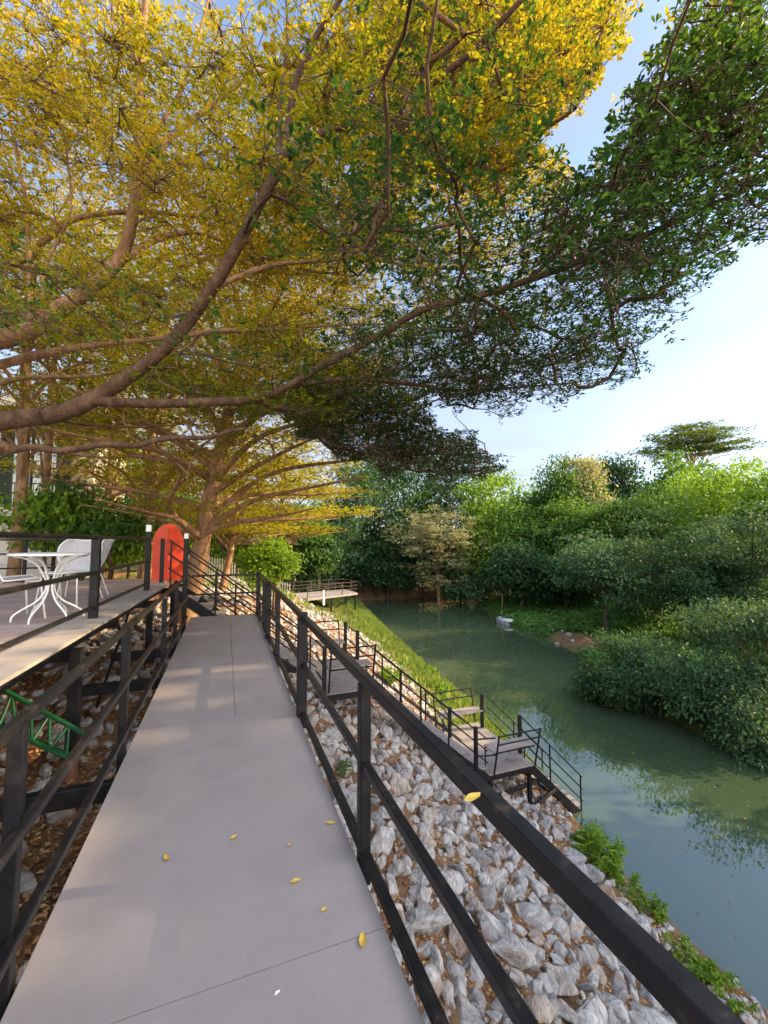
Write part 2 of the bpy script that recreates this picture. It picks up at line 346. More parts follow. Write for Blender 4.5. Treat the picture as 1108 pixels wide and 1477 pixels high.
def join_tubes(segs, n=5):
    """segs: list of (p0,p1,r0,r1) -> arrays, vectorised open tubes with a bend in the middle"""
    A = np.array([s[0] for s in segs], float); B = np.array([s[1] for s in segs], float)
    r0 = np.array([s[2] for s in segs]); r1 = np.array([s[3] for s in segs])
    d = B-A; L = np.linalg.norm(d, axis=1, keepdims=True); L = np.maximum(L, 1e-5); dn = d/L
    ref = np.where(np.abs(dn[:, 2:3]) > .9, np.array([[1., 0, 0]]), np.array([[0, 0, 1.]]))
    s = np.cross(dn, ref); s /= np.linalg.norm(s, axis=1, keepdims=True); t = np.cross(s, dn)
    a = np.arange(n)*2*np.pi/n
    off = s[:, None]*np.cos(a)[None, :, None]+t[:, None]*np.sin(a)[None, :, None]
    mid = (A+B)/2+rng.normal(0, .05, A.shape)*L
    rings = [A[:, None]+off*r0[:, None, None], mid[:, None]+off*((r0+r1)/2)[:, None, None], B[:, None]+off*r1[:, None, None]]
    V = np.stack(rings, 1); m = len(segs)
    base = (np.arange(m)*3*n)[:, None]
    fs = []
    for k in range(2):
        for i in range(n):
            j = (i+1) % n
            fs.append(np.concatenate([base+k*n+i, base+k*n+j, base+(k+1)*n+j, base+(k+1)*n+i], 1))
    return V.reshape(-1, 3), np.concatenate(fs, 0)
def grow(skel, targets, r_tip=.006, k=.42, maxlen=4.0):
    """attach targets one after another to the nearest node of the growing skeleton; returns segments"""
    nodes = [tuple(p) for p in skel]; par = [-1]*len(nodes); nsk = len(nodes)
    T_ = np.array(targets); S = np.array(nodes)
    dm = np.array([np.min(np.sum((S-t)**2, 1)) for t in T_]); order = np.argsort(dm)
    ndarr = np.zeros((len(nodes)+len(T_)*2, 3)); ndarr[:len(nodes)] = S; cnt = len(nodes)
    for i in order:
        t = T_[i]; dd = np.sum((ndarr[:cnt]-t)**2, 1)
        # favour bases that lie lower than the target
        dd = dd+np.where(ndarr[:cnt, 2] > t[2]+.05, .5*dd, 0)
        j = int(np.argmin(dd)); ln = math.sqrt(dd[j])
        if ln > maxlen: continue
        if ln > .25:
            q3 = np.array([ndarr[j]*(1-f_)+t*f_ for f_ in np.linspace(.08, 1, 12)]); hu, hv, hd = project(q3)
            if (inpoly(hu, hv, HOLE) & (hd > 0)).any(): continue
            if ((hd > .4) & (hu > -40) & (hu < 1150) & (hv > -40) & (hv < 610) & (hd < 9) & ~inpoly(hu, hv, MASK) & ~inpoly(hu, hv, LOBE) & (hu > 420)).any(): continue
        if ln > .5:
            q = (ndarr[j]+t)/2+rng.normal(0, .08, 3)*ln+np.array([0, 0, .06*ln])
            ndarr[cnt] = q; par.append(j); j = cnt; cnt += 1
        ndarr[cnt] = t; par.append(j); cnt += 1
    w_ = np.zeros(cnt); 
    for i in range(cnt-1, nsk-1, -1):
        w_[i] += 1
        if par[i] >= 0: w_[par[i]] += w_[i]
    w_ = np.minimum(w_, 40)
    segs = []
    for i in range(nsk, cnt):
        j = par[i]; r1 = r_tip*w_[i]**k; r0 = r_tip*(w_[j] if j >= nsk else w_[i])**k
        segs.append((ndarr[j], ndarr[i], min(r0, r1*1.5), r1))
    return segs, ndarr[nsk:cnt]
def smooth_path(pts, rads, sub=6):
    pts = [Vector(p) for p in pts]; out = []; rr = []
    for i in range(len(pts)-1):
        p0 = pts[max(i-1, 0)]; p1 = pts[i]; p2 = pts[i+1]; p3 = pts[min(i+2, len(pts)-1)]
        for k in range(sub):
            t = k/sub
            q = .5*((2*p1)+(p2-p0)*t+(2*p0-5*p1+4*p2-p3)*t*t+(3*p1-p0-3*p2+p3)*t**3)
            out.append(q); r = rads[i]*(1-t)+rads[i+1]*t; rr.append(r*(1+random.uniform(-.06, .06)))
    out.append(pts[-1]); rr.append(rads[-1]); return out, rr

# ================================================================== BOARDWALK
XL, XR, YE = -.67, .655, 9.7
bw = empty('boardwalk', (0, 4, 0), 'raised walkway floor of pale grey cement boards on a black steel frame', 'walkway')
def panel(x0, x1, y0, y1, parent=bw, z=0, m='board', th=.018, g=.002, name='floor_panel'):
    mb = MB(); mb.box(x0+g, x1-g, y0+g, y1-g, z-th, z, .002); return mb.build(name, M[m], parent)
for (x0, x1, y0, y1) in [(XL, XR, -2.2, -.72), (XL, XR, -.72, 1.72), (XL, XR, 1.72, 4.16), (XL, .11, 4.16, 5.9), (.11, XR, 4.16, 7.1), (XL, .11, 5.9, 8.3), (.11, XR, 7.1, YE), (XL, .11, 8.3, YE)]:
    panel(x0, x1, y0, y1)
for x in (XL+.05, 0, XR-.05):
    MB().bar((x, -2.2, -.075), (x, YE, -.075), .05, .1).build('joist', M['steel'], bw)
for y in (-.4, 1.9, 3.62, 6.05, 7.6, 9.4):
    MB().bar((-1.62 if y < 9 else XL, y, -.19), (XR+.02, y, -.19), .075, .125).build('cross_beam', M['steel'], bw)
for y in (1.9, 3.62, 6.05, 7.6, 9.4):
    for x in (XL+.1, XR-.1):
        MB().bar((x, y, Tz(x, y)-.3), (x, y, -.25), .09, .09).build('support_post', M['steel'], bw)

# railings
def railing(name, label, loc, posts, rails, group=None, cat='railing', caps=()):
    r = empty(name, loc, label, cat, group)
    for (a, b, w) in posts:
        p = MB().bar(a, b, w, w, .004, (0, 1, 0)).build('post', M['steel'], r)
    for (n, a, b, w, h) in rails:
        MB().bar(a, b, w, h).build(n, M['steel_worn'], r)
    return r
xr = .69
rr = railing('walkway_railing', 'long black steel railing on the river side of the walkway', (xr, 4, 0),
    [((xr, 2.12, -.12), (xr, 2.12, .855), .058), ((xr-.01, 3.95, -.1), (xr-.01, 3.95, .93), .085), ((xr, 6.0, -.12), (xr, 6.0, .855), .058), ((xr-.02, 7.2, -.1), (xr-.02, 7.2, .93), .085),
     ((xr, 8.3, -.12), (xr, 8.3, .855), .058), ((xr-.02, 9.55, -.1), (xr-.02, 9.55, .93), .08), ((xr, .4, -.12), (xr, .4, .855), .058), ((xr, -1.3, -.12), (xr, -1.3, .855), .085)],
    [])
for n, z, w, h in (('top_rail', .885, .048, .055), ('middle_rail', .46, .038, .042), ('bottom_rail', .03, .042, .045)):
    for a, b in ((-2.2, 3.905), (3.995, 7.155), (7.245, 9.51)):
        MB().bar((xr, a, z), (xr, b, z), w, h).build(n, M['steel_worn'], rr)
xl = -.705
rl = railing('walkway_railing', 'black steel three-bar railing between the walkway and the timber deck', (xl, 4, 0),
    [((xl, y, -.25), (xl, y, z), w) for y, z, w in ((-.4, .93, .085), (1.97, .925, .05), (3.76, .965, .055), (5.9, .88, .055), (7.2, .88, .055))], [])
for n, z, h in (('top_rail', .935, .042), ('middle_rail', .565, .038), ('bottom_rail', .195, .038)):
    z2 = z-.02
    MB().bar((xl+(.035 if n != 'top_rail' else 0), -2.2, z), (xl+(.035 if n != 'top_rail' else 0), 8.75, z2), .038, h).build(n, M['steel_worn'], rl)
tall = MB().bar((xl-.02, 8.83, -.25), (xl-.02, 8.83, 1.64), .085, .085, .004, (0, 1, 0)).build('post', M['steel'], rl)
MB().bar((xl-.02, 8.83, 1.642), (xl-.02, 8.83, 1.74), .075, .075, .01, (0, 1, 0)).build('lamp_cap', M['white'], tall)
re_ = railing('end_railing', 'short black two-bar railing closing the far end of the walkway', (0, 9.66, 0),
    [((.21, 9.66, -.1), (.21, 9.66, .62), .04)],
    [('top_rail', (-.66, 9.66, .86), (.64, 9.66, .86), .04, .04), ('middle_rail', (-.66, 9.66, .47), (.64, 9.66, .47), .035, .035)])

# ================================================================== TIMBER DECK
DZ = .72
def dx(y): return -1.30+.035*(y-3.3)
dk = empty('timber_deck', (-4, 6, DZ), 'reddish plank terrace deck with a pale edge board above the walkway', 'deck')
def prism(name, poly, z0, z1, m, parent):
    mb = MB(); mb.sect([[Vector((x, y, z0)) for x, y in poly], [Vector((x, y, z1)) for x, y in poly]]); return mb.build(name, m, parent)
prism('plank_floor', [(-11, -2), (dx(-2)-.36, -2), (dx(9.7)-.36, 9.7), (-1.2, 9.85), (-1.2, 11.1), (-11, 11.1)], DZ-.03, DZ, M['deck'], dk)
prism('edge_board', [(dx(-2)-.357, -2), (dx(-2), -2), (dx(9.7), 9.7), (dx(9.7)-.357, 9.7)], DZ-.024, DZ+.006, M['board2'], dk)
for a, b in (((dx(-2)-.06, -2), (dx(9.7)-.06, 9.7)),):
    MB().bar((a[0]-.12, a[1], DZ-.105), (b[0]-.12, b[1], DZ-.105), .05, .15).build('fascia_beam', M['steel'], dk)
for y in (-1, 1.75, 3.4, 5.0, 6.7, 8.45, 10.6):
    MB().bar((dx(y)-.18, y, DZ-.24), (-10.5, y, DZ-.24), .07, .12).build('joist', M['steel'], dk)
for y in (1.75, 5.0, 8.45, 11.0):
    for x in (dx(y)-.12, -4.2, -7.4):
        c = MB().bar((x, y, Tz(x, y)+(.16 if x > -2 else -.2)), (x, y, DZ-.3 if x < -2 else DZ-.185), .1, .1, .004, (0, 1, 0)).build('column', M['steel'], dk)
        if x > -2: MB().tube([(x, y, Tz(x, y)-.3), (x, y, Tz(x, y)+.18)], .06, 12).build('rusty_foot', M['rust'], c)
for (a, b) in (((-1.45, 6.9, .6), (-1.5, 8.3, -.5)), ((-1.45, 6.2, -.45), (-1.5, 8.3, .5))):
    MB().bar(a, b, .03, .03).build('brace', M['steel'], dk)
dr = empty('deck_railing', (-1.4, 6, DZ), 'black tube railing along the deck edge beside the white chairs', 'railing')
dps = [(2.4, .9), (5.65, .93), (8.42, 1.04)]
for y, h in dps:
    x = dx(y)-.18
    p = MB().bar((x, y, DZ+.006), (x, y, DZ+h), .085, .085, .004, (0, 1, 0)).build('post', M['steel'], dr)
    if h > 1: MB().bar((x, y, DZ+h+.002), (x, y, DZ+h+.12), .085, .085, .012, (0, 1, 0)).build('lamp_cap', M['white'], p)
for n, z, z2 in (('top_rail', .92, .92), ('middle_rail', .52, .52), ('bottom_rail', .13, .13)):
    MB().tube([(dx(-2)-.18, -2, DZ+z), (dx(5.6)-.18, 5.6, DZ+z)], .024, 10).build(n, M['steel_worn'], dr)
    MB().tube([(dx(5.7)-.18, 5.7, DZ+z), (dx(8.4)-.18, 8.38, DZ+z2)], .022, 10).build(n, M['steel_worn'], dr)

# far railing of the deck
df_ = empty('deck_railing', (-5, 11.0, DZ), 'dark railing along the far side of the deck behind the table', 'railing')
for x in (-10, -8, -6, -4, -2.6):
    MB().bar((x, 11.0, DZ), (x, 11.0, DZ+.9), .06, .06).build('post', M['steel'], df_)
for z in (.3, .6, .9):
    MB().bar((-10, 11.0, DZ+z), (-2.6, 11.0, DZ+z), .035, .035).build('rail', M['steel_worn'], df_)

# ================================================================== STAIRS AND LANDINGS
L1Z, L2Z = -1.685, -4.12
Y0, Y1 = 9.0, 11.66
def stair(label, x0, z0, x1, z1, ya, yb, nstep, rail_h, posts_x, bars=3, top_ext=0, m='board_old'):
    s = empty('staircase', (x0, (ya+yb)/2, z0), label, 'stairs')
    for y in (ya, yb):
        MB().bar((x0, y, z0-.13), (x1, y, z1-.13), .05, .2).build('stringer', M['steel'], s)
    for i in range(nstep):
        t = (i+.5)/nstep; x = x0+(x1-x0)*t; z = z0+(z1-z0)*(i+1)/(nstep+1)
        w = abs(x1-x0)/nstep*.56
        tr = MB().box(x-w, x+w, ya+.03, yb-.03, z-.03, z, .004).build('tread', M[m], s)
    for y in (ya+.0, yb-.0):
        for k in range(bars):
            h = rail_h*(1-k*.33)
            MB().bar((x0, y, z0+h), (x1, y, z1+h), .032, .032).build('handrail', M['steel'], s)
        for x in posts_x:
            z = z0+(z1-z0)*(x-x0)/(x1-x0)
            MB().bar((x, y, z-.05), (x, y, z+rail_h), .035, .035, .003, (0, 1, 0)).build('baluster', M['steel'], s)
    return s
def landing(label, x0, x1, z, legs):
    s = empty('landing_platform', ((x0+x1)/2, (Y0+Y1)/2, z), label, 'landing')
    mb = MB(); mb.box(x0, x1, Y0, Y1, z-.02, z, .003); mb.build('floor_board', M['board_old'], s)
    fr = MB(); o = .025
    fr.bar((x0+o, Y0+.005, z-.09), (x0+o, Y1-.005, z-.09), .05, .13); fr.bar((x1-o, Y0+.005, z-.09), (x1-o, Y1-.005, z-.09), .05, .13)
    fr.bar((x0+.052, Y0+.03, z-.09), (x1-.052, Y0+.03, z-.09), .05, .13); fr.bar((x0+.052, Y1-.03, z-.09), (x1-.052, Y1-.03, z-.09), .05, .13)
    fr.build('frame', M['steel'], s)
    for (x, y) in legs:
        MB().bar((x, y, Tz(x, y)-.5), (x, y, z-.16), .09, .09, .004, (0, 1, 0)).build('leg', M['steel'], s)
    return s
def bench(label, x0, x1, y, d, z, sh=.52, bh=1.0):
    """bench built on the edge of a landing; d=+1: the back leans away to +Y"""
    b = empty('bench', ((x0+x1)/2, y, z), label, 'bench', None)
    MB().box(x0, x1, min(y-.02*d, y-.42*d), max(y-.02*d, y-.42*d), z+sh-.03, z+sh, .004).build('seat', M['board_old'], b)
    for x in (x0+.02, x1-.02):
        MB().bar((x, y, z-.02), (x, y+.24*d, z+bh), .035, .035).build('back_post', M['steel'], b)
    for h in (.98, .76):
        MB().bar((x0, y+.24*d*h, z+bh*h), (x1, y+.24*d*h, z+bh*h), .03, .03).build('back_rail', M['steel'], b)
    ft = MB(); ft.bar((x0+.02, y, z+sh-.05), (x1-.02, y, z+sh-.05), .03, .03)
    for x in (x0+.03, x1-.03): ft.bar((x, y-.38*d, z), (x, y-.38*d, z+sh-.032), .03, .03)
    ft.build('seat_frame', M['steel'], b); return b
L1X0, L1X1 = 2.06, 3.15
L2X0, L2X1 = 6.15, 7.55
st1 = stair('steep black stairs dropping from the timber deck past the far end of the walkway', -1.15, DZ, L1X0, L1Z, 9.95, 11.0, 11, .9, (-1.1, -.2, .75, 1.9), m='board2')
for y in (9.95, 11.0):
    MB().bar((-1.27, y, DZ), (-1.27, y, DZ+.93), .075, .075, .004, (0, 1, 0)).build('top_post', M['steel'], st1)
l1 = landing('upper landing platform with pale boards on the rocky bank', L1X0, L1X1, L1Z, [(L1X0+.08, Y0+.08), (L1X1-.1, Y0+.08), (L1X0+.08, Y1-.1), (L1X1-.1, Y1-.1)])
for (x, y) in ((L1X0-.03, Y0), (L1X1, 10.25), (L1X1+.02, Y1-.2)):
    MB().bar((x, y, L1Z-.9 if y < 10 else L1Z-.1), (x, y, L1Z+1.02), .08, .08, .004, (0, 1, 0)).build('railing_post', M['steel'], l1)
for h in (.95, .6, .25):
    MB().bar((L1X0-.03, Y0+.05, L1Z+h), (L1X0-.03, 9.9, L1Z+h), .03, .03).build('railing_bar', M['steel'], l1)
    MB().bar((L1X1+.01, 10.25, L1Z+h), (L1X1+.02, Y1-.2, L1Z+h), .03, .03).build('railing_bar', M['steel'], l1)
bench('board bench on the near side of the upper landing', L1X0+.06, L1X1, Y0+.06, -1, L1Z)
bench('board bench on the far side of the upper landing', L1X0, L1X1-.05, Y1, 1, L1Z)
st2 = stair('long black middle flight of stairs down the rocks between the two landings', L1X1+.03, L1Z, L2X0-.03, L2Z, Y0+.02, 10.25, 14, .85, (3.82, 4.32, 5.05), m='board_old')
for y in (Y0, 10.27):
    MB().bar((5.78, y, L2Z-1.0 if y < 9.5 else L2Z-.1), (5.78, y, L2Z+1.2), .08, .08, .004, (0, 1, 0)).build('railing_post', M['steel'], st2)
l2 = landing('lower landing platform of stained boards just above the water', L2X0, L2X1, L2Z, [(L2X1-.12, Y0+.1), (L2X0+.1, Y1-.15), (L2X1-.12, Y1-.15), (L2X0+.1, Y0+.1)])
for (x, y, w) in ((L2X1+.02, 9.62, .085), (L2X1-.05, Y1-.35, .085)):
    MB().bar((x, y, L2Z-.1), (x, y, L2Z+.98), w, w, .004, (0, 1, 0)).build('railing_post', M['steel'], l2)
for h in (.9, .5):
    MB().bar((5.82, Y0, L2Z+h), (L2X0+.12, Y0-.1, L2Z+h), .03, .03).build('railing_bar', M['steel'], l2)
    MB().bar((5.80, 10.3, L2Z+h), (L2X0-.02, Y1, L2Z+h), .03, .03).build('railing_bar', M['steel'], l2)
    MB().bar((L2X1-.05, Y1-.35, L2Z+h), (L2X1-.02, 11.22, L2Z+h), .03, .03).build('railing_bar', M['steel'], l2)
bench('board bench on the near side of the lower landing, over the rocks', L2X0+.12, L2X1, Y0, -1, L2Z)
bench('board bench on the far side of the lower landing, by the grass', L2X0-.05, L2X1-.05, Y1, 1, L2Z)
st3 = stair('last short black flight of stairs running down into the river', L2X1+.03, L2Z, 9.68, -6.13, 9.6, 11.15, 9, .98, (8.55, 9.62), m='board_old')
for y in (9.75, 10.0):
    MB().bar((L2X1-.1, y, L2Z-.35), (9.65, y+.02, -6.25), .04, .07).build('under_beam', M['steel'], st3)
MB().bar((7.44, 9.1, -5.25), (8.75, 9.62, -5.28), .07, .1).build('under_beam', M['steel'], st3)
MB().bar((6.3, 9.1, -4.75), (8.3, 9.7, -5.0), .07, .1).build('under_beam', M['steel'], st3)

# ================================================================== DECK FURNITURE
meshm = None
def mesh_metal():
    m, nt, b, out = mat('woven_white_mesh'); L = nt.links.new
    tc = N(nt, 'ShaderNodeTexCoord'); w1 = N(nt, 'ShaderNodeTexChecker', Scale=190); L(tc.outputs['Object'], w1.inputs[0])
    b.inputs['Base Color'].default_value = (.50, .48, .50, 1); b.inputs['Roughness'].default_value = .5
    tr = N(nt, 'ShaderNodeBsdfTransparent'); mx = N(nt, 'ShaderNodeMixShader')
    mu = N(nt, 'ShaderNodeMath', operation='MULTIPLY'); mu.inputs[1].default_value = .45; L(w1.outputs['Fac'], mu.inputs[0]); L(mu.outputs[0], mx.inputs[0])
    L(b.outputs[0], mx.inputs[1]); L(tr.outputs[0], mx.inputs[2]); L(mx.outputs[0], out.inputs[0]); return m
M['mesh'] = mesh_metal()
def make_chair(label):
    r = empty('mesh_chair', (0, 0, 0), label, 'chair', 'white mesh chairs round the deck table')
    # seat faces +Y; back at -Y
    W = .27
    sh = MB()
    prof = [(.27, .45, .21), (.10, .44, .25), (-.10, .43, .25), (-.22, .45, .22), (-.27, .55, .23), (-.31, .68, .28), (-.35, .80, .27), (-.38, .885, .17)]
    V = []; Fc = []
    nx = 8
    for (y, z, w) in prof:
        for i in range(nx+1):
            s = i/nx*2-1
            V.append((s*w, y+(.10*abs(s)**2.2 if y < -.2 else 0), z+(.02*s*s)))
    for a in range(len(prof)-1):
        for i in range(nx): Fc.append((a*(nx+1)+i, a*(nx+1)+i+1, (a+1)*(nx+1)+i+1, (a+1)*(nx+1)+i))
    me = bpy.data.meshes.new('seat_shell'); me.from_pydata(V, [], Fc); me.polygons.foreach_set('use_smooth', [True]*len(me.polygons)); me.update()
    link('seat_shell', me, M['mesh'], r)
    rim = [Vector(V[a*(nx+1)]) for a in range(len(prof))]+[Vector(V[(len(prof)-1)*(nx+1)+i]) for i in range(1, nx)]+[Vector(V[a*(nx+1)+nx]) for a in reversed(range(len(prof)))]+[Vector(V[i]) for i in reversed(range(nx))]
    pts, rr_ = smooth_path(rim+[rim[0]], [.009]*(len(rim)+1), 3)
    MB().tube(pts, .009, 6).build('rim', M['white'], r, True)
    for sx_ in (-1, 1):
        for (ya, yb) in ((.22, .27), (-.16, -.30)):
            MB().tube([(sx_*.15, ya*.5, .425), (sx_*.20, ya, .42), (sx_*.215, ya+(yb-ya)*.15, .38), (sx_*.25, yb, 0)], .0105, 7).build('leg', M['white'], r, True)
    return r
def copy_tree(o, parent=None):
    c = o.copy(); COL.objects.link(c)
    if parent is not None: c.parent = parent
    for ch in [q for q in bpy.data.objects if q.parent == o]: copy_tree(ch, c)
    return c
ch0 = make_chair('white mesh chair cut off by the left edge, nearest the deck railing')
ch0.location = G(12, 893, DZ)+Vector((0, -.05, 0)); ch0.rotation_euler.z = R(-52)
def chair(loc, rz, label):
    c = copy_tree(ch0); c.location = loc; c.rotation_euler.z = R(rz); c['label'] = label
chair(G(98, 873, DZ), 168, 'white mesh chair on the far side of the white table, facing the railing')
chair(G(119, 862, DZ), 95, 'white mesh chair half hidden behind the thick deck post')
def bistro(loc):
    t = empty('bistro_table', (0, 0, 0), 'white metal bistro table with six curved legs on the timber deck', 'table')
    tp = MB(); tp.sect([[Vector((r_*math.cos(a), r_*math.sin(a), z)) for a in [2*math.pi*i/36 for i in range(36)]] for (r_, z) in ((.37, .715), (.385, .72), (.385, .738), (.37, .742))])
    tp.build('table_top', M['white'], t)
    for k in range(6):
        a = k*math.pi/3+.3; ca, sa = math.cos(a), math.sin(a)
        pts = [(r_*ca, r_*sa, z) for (r_, z) in ((.33, .705), (.22, .68), (.12, .60), (.05, .46), (.035, .38), (.05, .30), (.12, .20), (.24, .12), (.31, .06), (.32, 0))]
        q, _ = smooth_path(pts, [.01]*len(pts), 3)
        MB().tube(q, .0105, 7).build('leg', M['white'], t, True)
    MB().tube([(0, 0, .40), (0, 0, .44)], .05, 14).build('ring', M['white'], t)
    t.location = loc; return t
bistro(G(70, 893, DZ))
# red rounded board
rb = MB(); cx_, y_ = G(239, 838, DZ).x, G(239, 838, DZ).y
out_ = [(-.33, 0), (.33, 0), (.33, .82)]+[(.33*math.cos(a), .82+.50*math.sin(a)) for a in [math.pi*i/14 for i in range(1, 14)]]+[(-.33, .82)]
def redp(x, z, dy): return Vector((cx_+.02+x*.92, y_+dy+.10*abs(x)/.33-.05*z+x*.2, DZ+z*.95))
front = [redp(x, z, 0) for x, z in out_]; back = [redp(x, z, .05) for x, z in out_]
n = len(out_); V = front+back+[redp(0, 0, -.03), redp(0, 1.28, -.01), redp(0, 0, .02), redp(0, 1.28, .03)]
me = bpy.data.meshes.new('red_kayak'); fcs = []
c0, c1, c2, c3 = 2*n, 2*n+1, 2*n+2, 2*n+3
for i in range(1, n-1):
    if i < (n+1)//2: pass
right = [1]+list(range(2, 2+1+6)); top = 3+6
bm = bmesh.new()
vs = [bm.verts.new(p) for p in V]
ridx = list(range(1, 10)); lidx = list(range(9, n))+[0]
def fan(side, a, b, off, flip):
    pts = [vs[i+off] for i in side]
    f = pts+([vs[b], vs[a]] if vs[b] not in pts else [vs[a]])
    bm.faces.new(f if not flip else list(reversed(f)))
fan(ridx, c0, c1, 0, False); fan(list(reversed(lidx)), c0, c1, 0, True)
fan(ridx, c2, c3, n, True); fan(list(reversed(lidx)), c2, c3, n, False)
for i in range(n):
    j = (i+1) % n
    bm.faces.new([vs[i], vs[i+n], vs[j+n], vs[j]])
bmesh.ops.triangulate(bm, faces=bm.faces[:]); bmesh.ops.recalc_face_normals(bm, faces=bm.faces[:])
bm.to_mesh(me); bm.free()
tag(link('red_board', me, M['red']), 'tall red round-topped board standing on the deck behind the stair posts', 'board')

# low blocks, benches and fences in the garden behind the deck
def slatbench(x, y, z, w, label):
    b = empty('garden_bench', (x, y, z), label, 'bench')
    for k in range(3): MB().box(x-w/2, x+w/2, y+k*.14, y+k*.14+.11, z+.42, z+.455).build('seat_slat', M['bark_dark'], b)
    for k in range(2): MB().box(x-w/2, x+w/2, y+.45, y+.48, z+.60+k*.16, z+.71+k*.16).build('back_slat', M['bark_dark'], b)
    for s_ in (-1, 1): MB().box(x+s_*(w/2-.12)-.035, x+s_*(w/2-.12)+.035, y+.02, y+.44, z, z+.42).build('leg', M['bark_dark'], b)
slatbench(-6.0, 10.0, DZ, 1.9, 'dark slatted bench on the deck behind the white table')
pw = empty('planter_wall', (-4.3, 13.2, 0), 'sunlit beige stepped block wall behind the deck, left of the red board', 'wall')
for k in range(3):
    MB().box(-5.9-k*.5, -3.2-k*.25, 12.6+k*.55, 13.1+k*.55, -.3, .62+k*.36, .012).build('block_course', M['wall_warm'], pw)
def picket(a, b, h, label, n, m='concrete', rails=2, cat='fence'):
    f = empty('picket_fence', a, label, cat)
    a = Vector(a); b = Vector(b)
    for i in range(n):
        t = i/(n-1); p = a.lerp(b, t); z = Tz(p.x, p.y)
        MB().bar((p.x, p.y, z-.1), (p.x, p.y, z+h), .045, .02).build('picket', M[m], f)
    za, zb = Tz(a.x, a.y), Tz(b.x, b.y)
    for k in range(rails):
        hh = h*(.25+.55*k/(max(1, rails-1)))
        MB().bar((a.x, a.y+.03, za+hh), (b.x, b.y+.03, zb+hh), .03, .05).build('rail', M[m], f)
picket((-2.9, 22, 0), (.4, 21.6, 0), 1.2, 'pale picket fence behind the leaning slender tree', 30)
picket((1.2, 24.5, 0), (3.4, 24.1, 0), .6, 'low pale picket fence below the brown-roofed shelter', 18)
def shelter():
    s = empty('garden_shelter', (2.2, 27, .1), 'small shelter with a brown peaked roof left of the bright bush', 'shelter')
    rf = MB(); c = Vector((2.0, 28, 3.0)); q = [(-.6, 26.2), (4.2, 26.2), (4.2, 30), (-.6, 30)]
    rf.sect([[Vector((x, y, 1.35)) for x, y in q], [Vector((x, y, 1.42)) for x, y in q], [c+Vector(((x-c.x)*.05, (y-c.y)*.05, 0)) for x, y in q]])
    rf.build('roof', M['thatch'], s)
    for x, y in ((-.2, 26.5), (3.8, 26.5), (3.8, 29.6), (-.2, 29.6)): MB().bar((x, y, -.3), (x, y, 1.4), .12, .12).build('post', M['bark_dark'], s)
    MB().box(.2, 3.4, 29.3, 29.4, -.2, .9).build('back_wall', M['bark_dark'], s)
shelter()
# dock platform at the river bend
def dock():
    z = -3.35; d = empty('river_dock', (8, 33, z), 'wooden viewing dock with thin rails at the far bend of the river', 'dock')
    a = G(478, 861, z); b = G(516, 855, z); c = G(500, 848, z); e = G(440, 852, z)
    prism('floor', [(a.x-2.2, a.y-.5), (b.x, b.y), (b.x-.4, b.y+3.2), (a.x-4.6, a.y+3.2)], z-.18, z, M['board_old'], d)
    for (p, q) in (((a.x-2.2, a.y-.5), (b.x, b.y)), ((b.x, b.y), (b.x-.4, b.y+3.2)), ((b.x-.4, b.y+3.2), (a.x-4.6, a.y+3.2))):
        p = Vector((*p, z)); q = Vector((*q, z)); k = max(2, int((q-p).length/1.8))
        for i in range(k+1):
            t = p.lerp(q, i/k); MB().bar(t, t+Vector((0, 0, 1.05)), .07, .07).build('post', M['bark_dark'], d)
        for h in (.4, .72, 1.05): MB().bar(p+Vector((0, 0, h)), q+Vector((0, 0, h)), .035, .035).build('rail', M['bark_dark'], d)
    for (x, y) in ((b.x-.2, b.y+.2), (b.x-.4, b.y+2.8), (a.x, a.y), (a.x-2, a.y+1)): MB().bar((x, y, -7), (x, y, z-.18), .14, .14).build('leg', M['steel'], d)
    MB().bar((b.x-2.2, b.y, z-1.3), (b.x-.2, b.y+.1, z-.2), .1, .1).build('brace', M['steel'], d)
    p = G(463, 862, z); tag(MB().box(p.x-.09, p.x+.09, p.y-1.2, p.y-1.02, z-.5, z+.75, .02).build('marker_post', M['white']), 'thick white post at the landward end of the river dock', 'post')
dock()
# small boat moored at far bank
def boat():
    p = G(727, 899, WZ); r = empty('small_boat', p, 'small pale blue rowing boat moored at the far bank', 'boat')
    hull = MB(); rings = []
    for (y, w, h) in ((-1.0, .25, .34), (-.7, .42, .38), (0, .50, .36), (.6, .42, .40), (1.0, .12, .5)):
        rings.append([p+Vector((w*s, y, zz)) for s, zz in ((-1, h), (-.8, .0), (-.3, -.12), (.3, -.12), (.8, 0), (1, h), (.88, h), (.7, .05), (.2, -.04), (-.2, -.04), (-.7, .05), (-.88, h))])
    hull.sect(rings); hull.build('hull', M['boat'], r)
    for y in (-.45, .3): MB().box(p.x-.42, p.x+.42, p.y+y-.1, p.y+y+.1, p.z+.24, p.z+.28).build('thwart', M['white'], r)
    MB().box(p.x-.35, p.x+.3, p.y-.98, p.y-.5, p.z+.3, p.z+.5, .05).build('engine_cover', M['white'], r)
    q = G(724, 892, WZ); tag(MB().tube([q+Vector((0, 0, -.5)), q+Vector((.05, 0, 1.0)), q+Vector((.12, 0, 2.2))], .035, 6).build('mooring_pole', M['bark_pale']), 'thin upright pole in the water beside the small boat', 'pole')
boat()
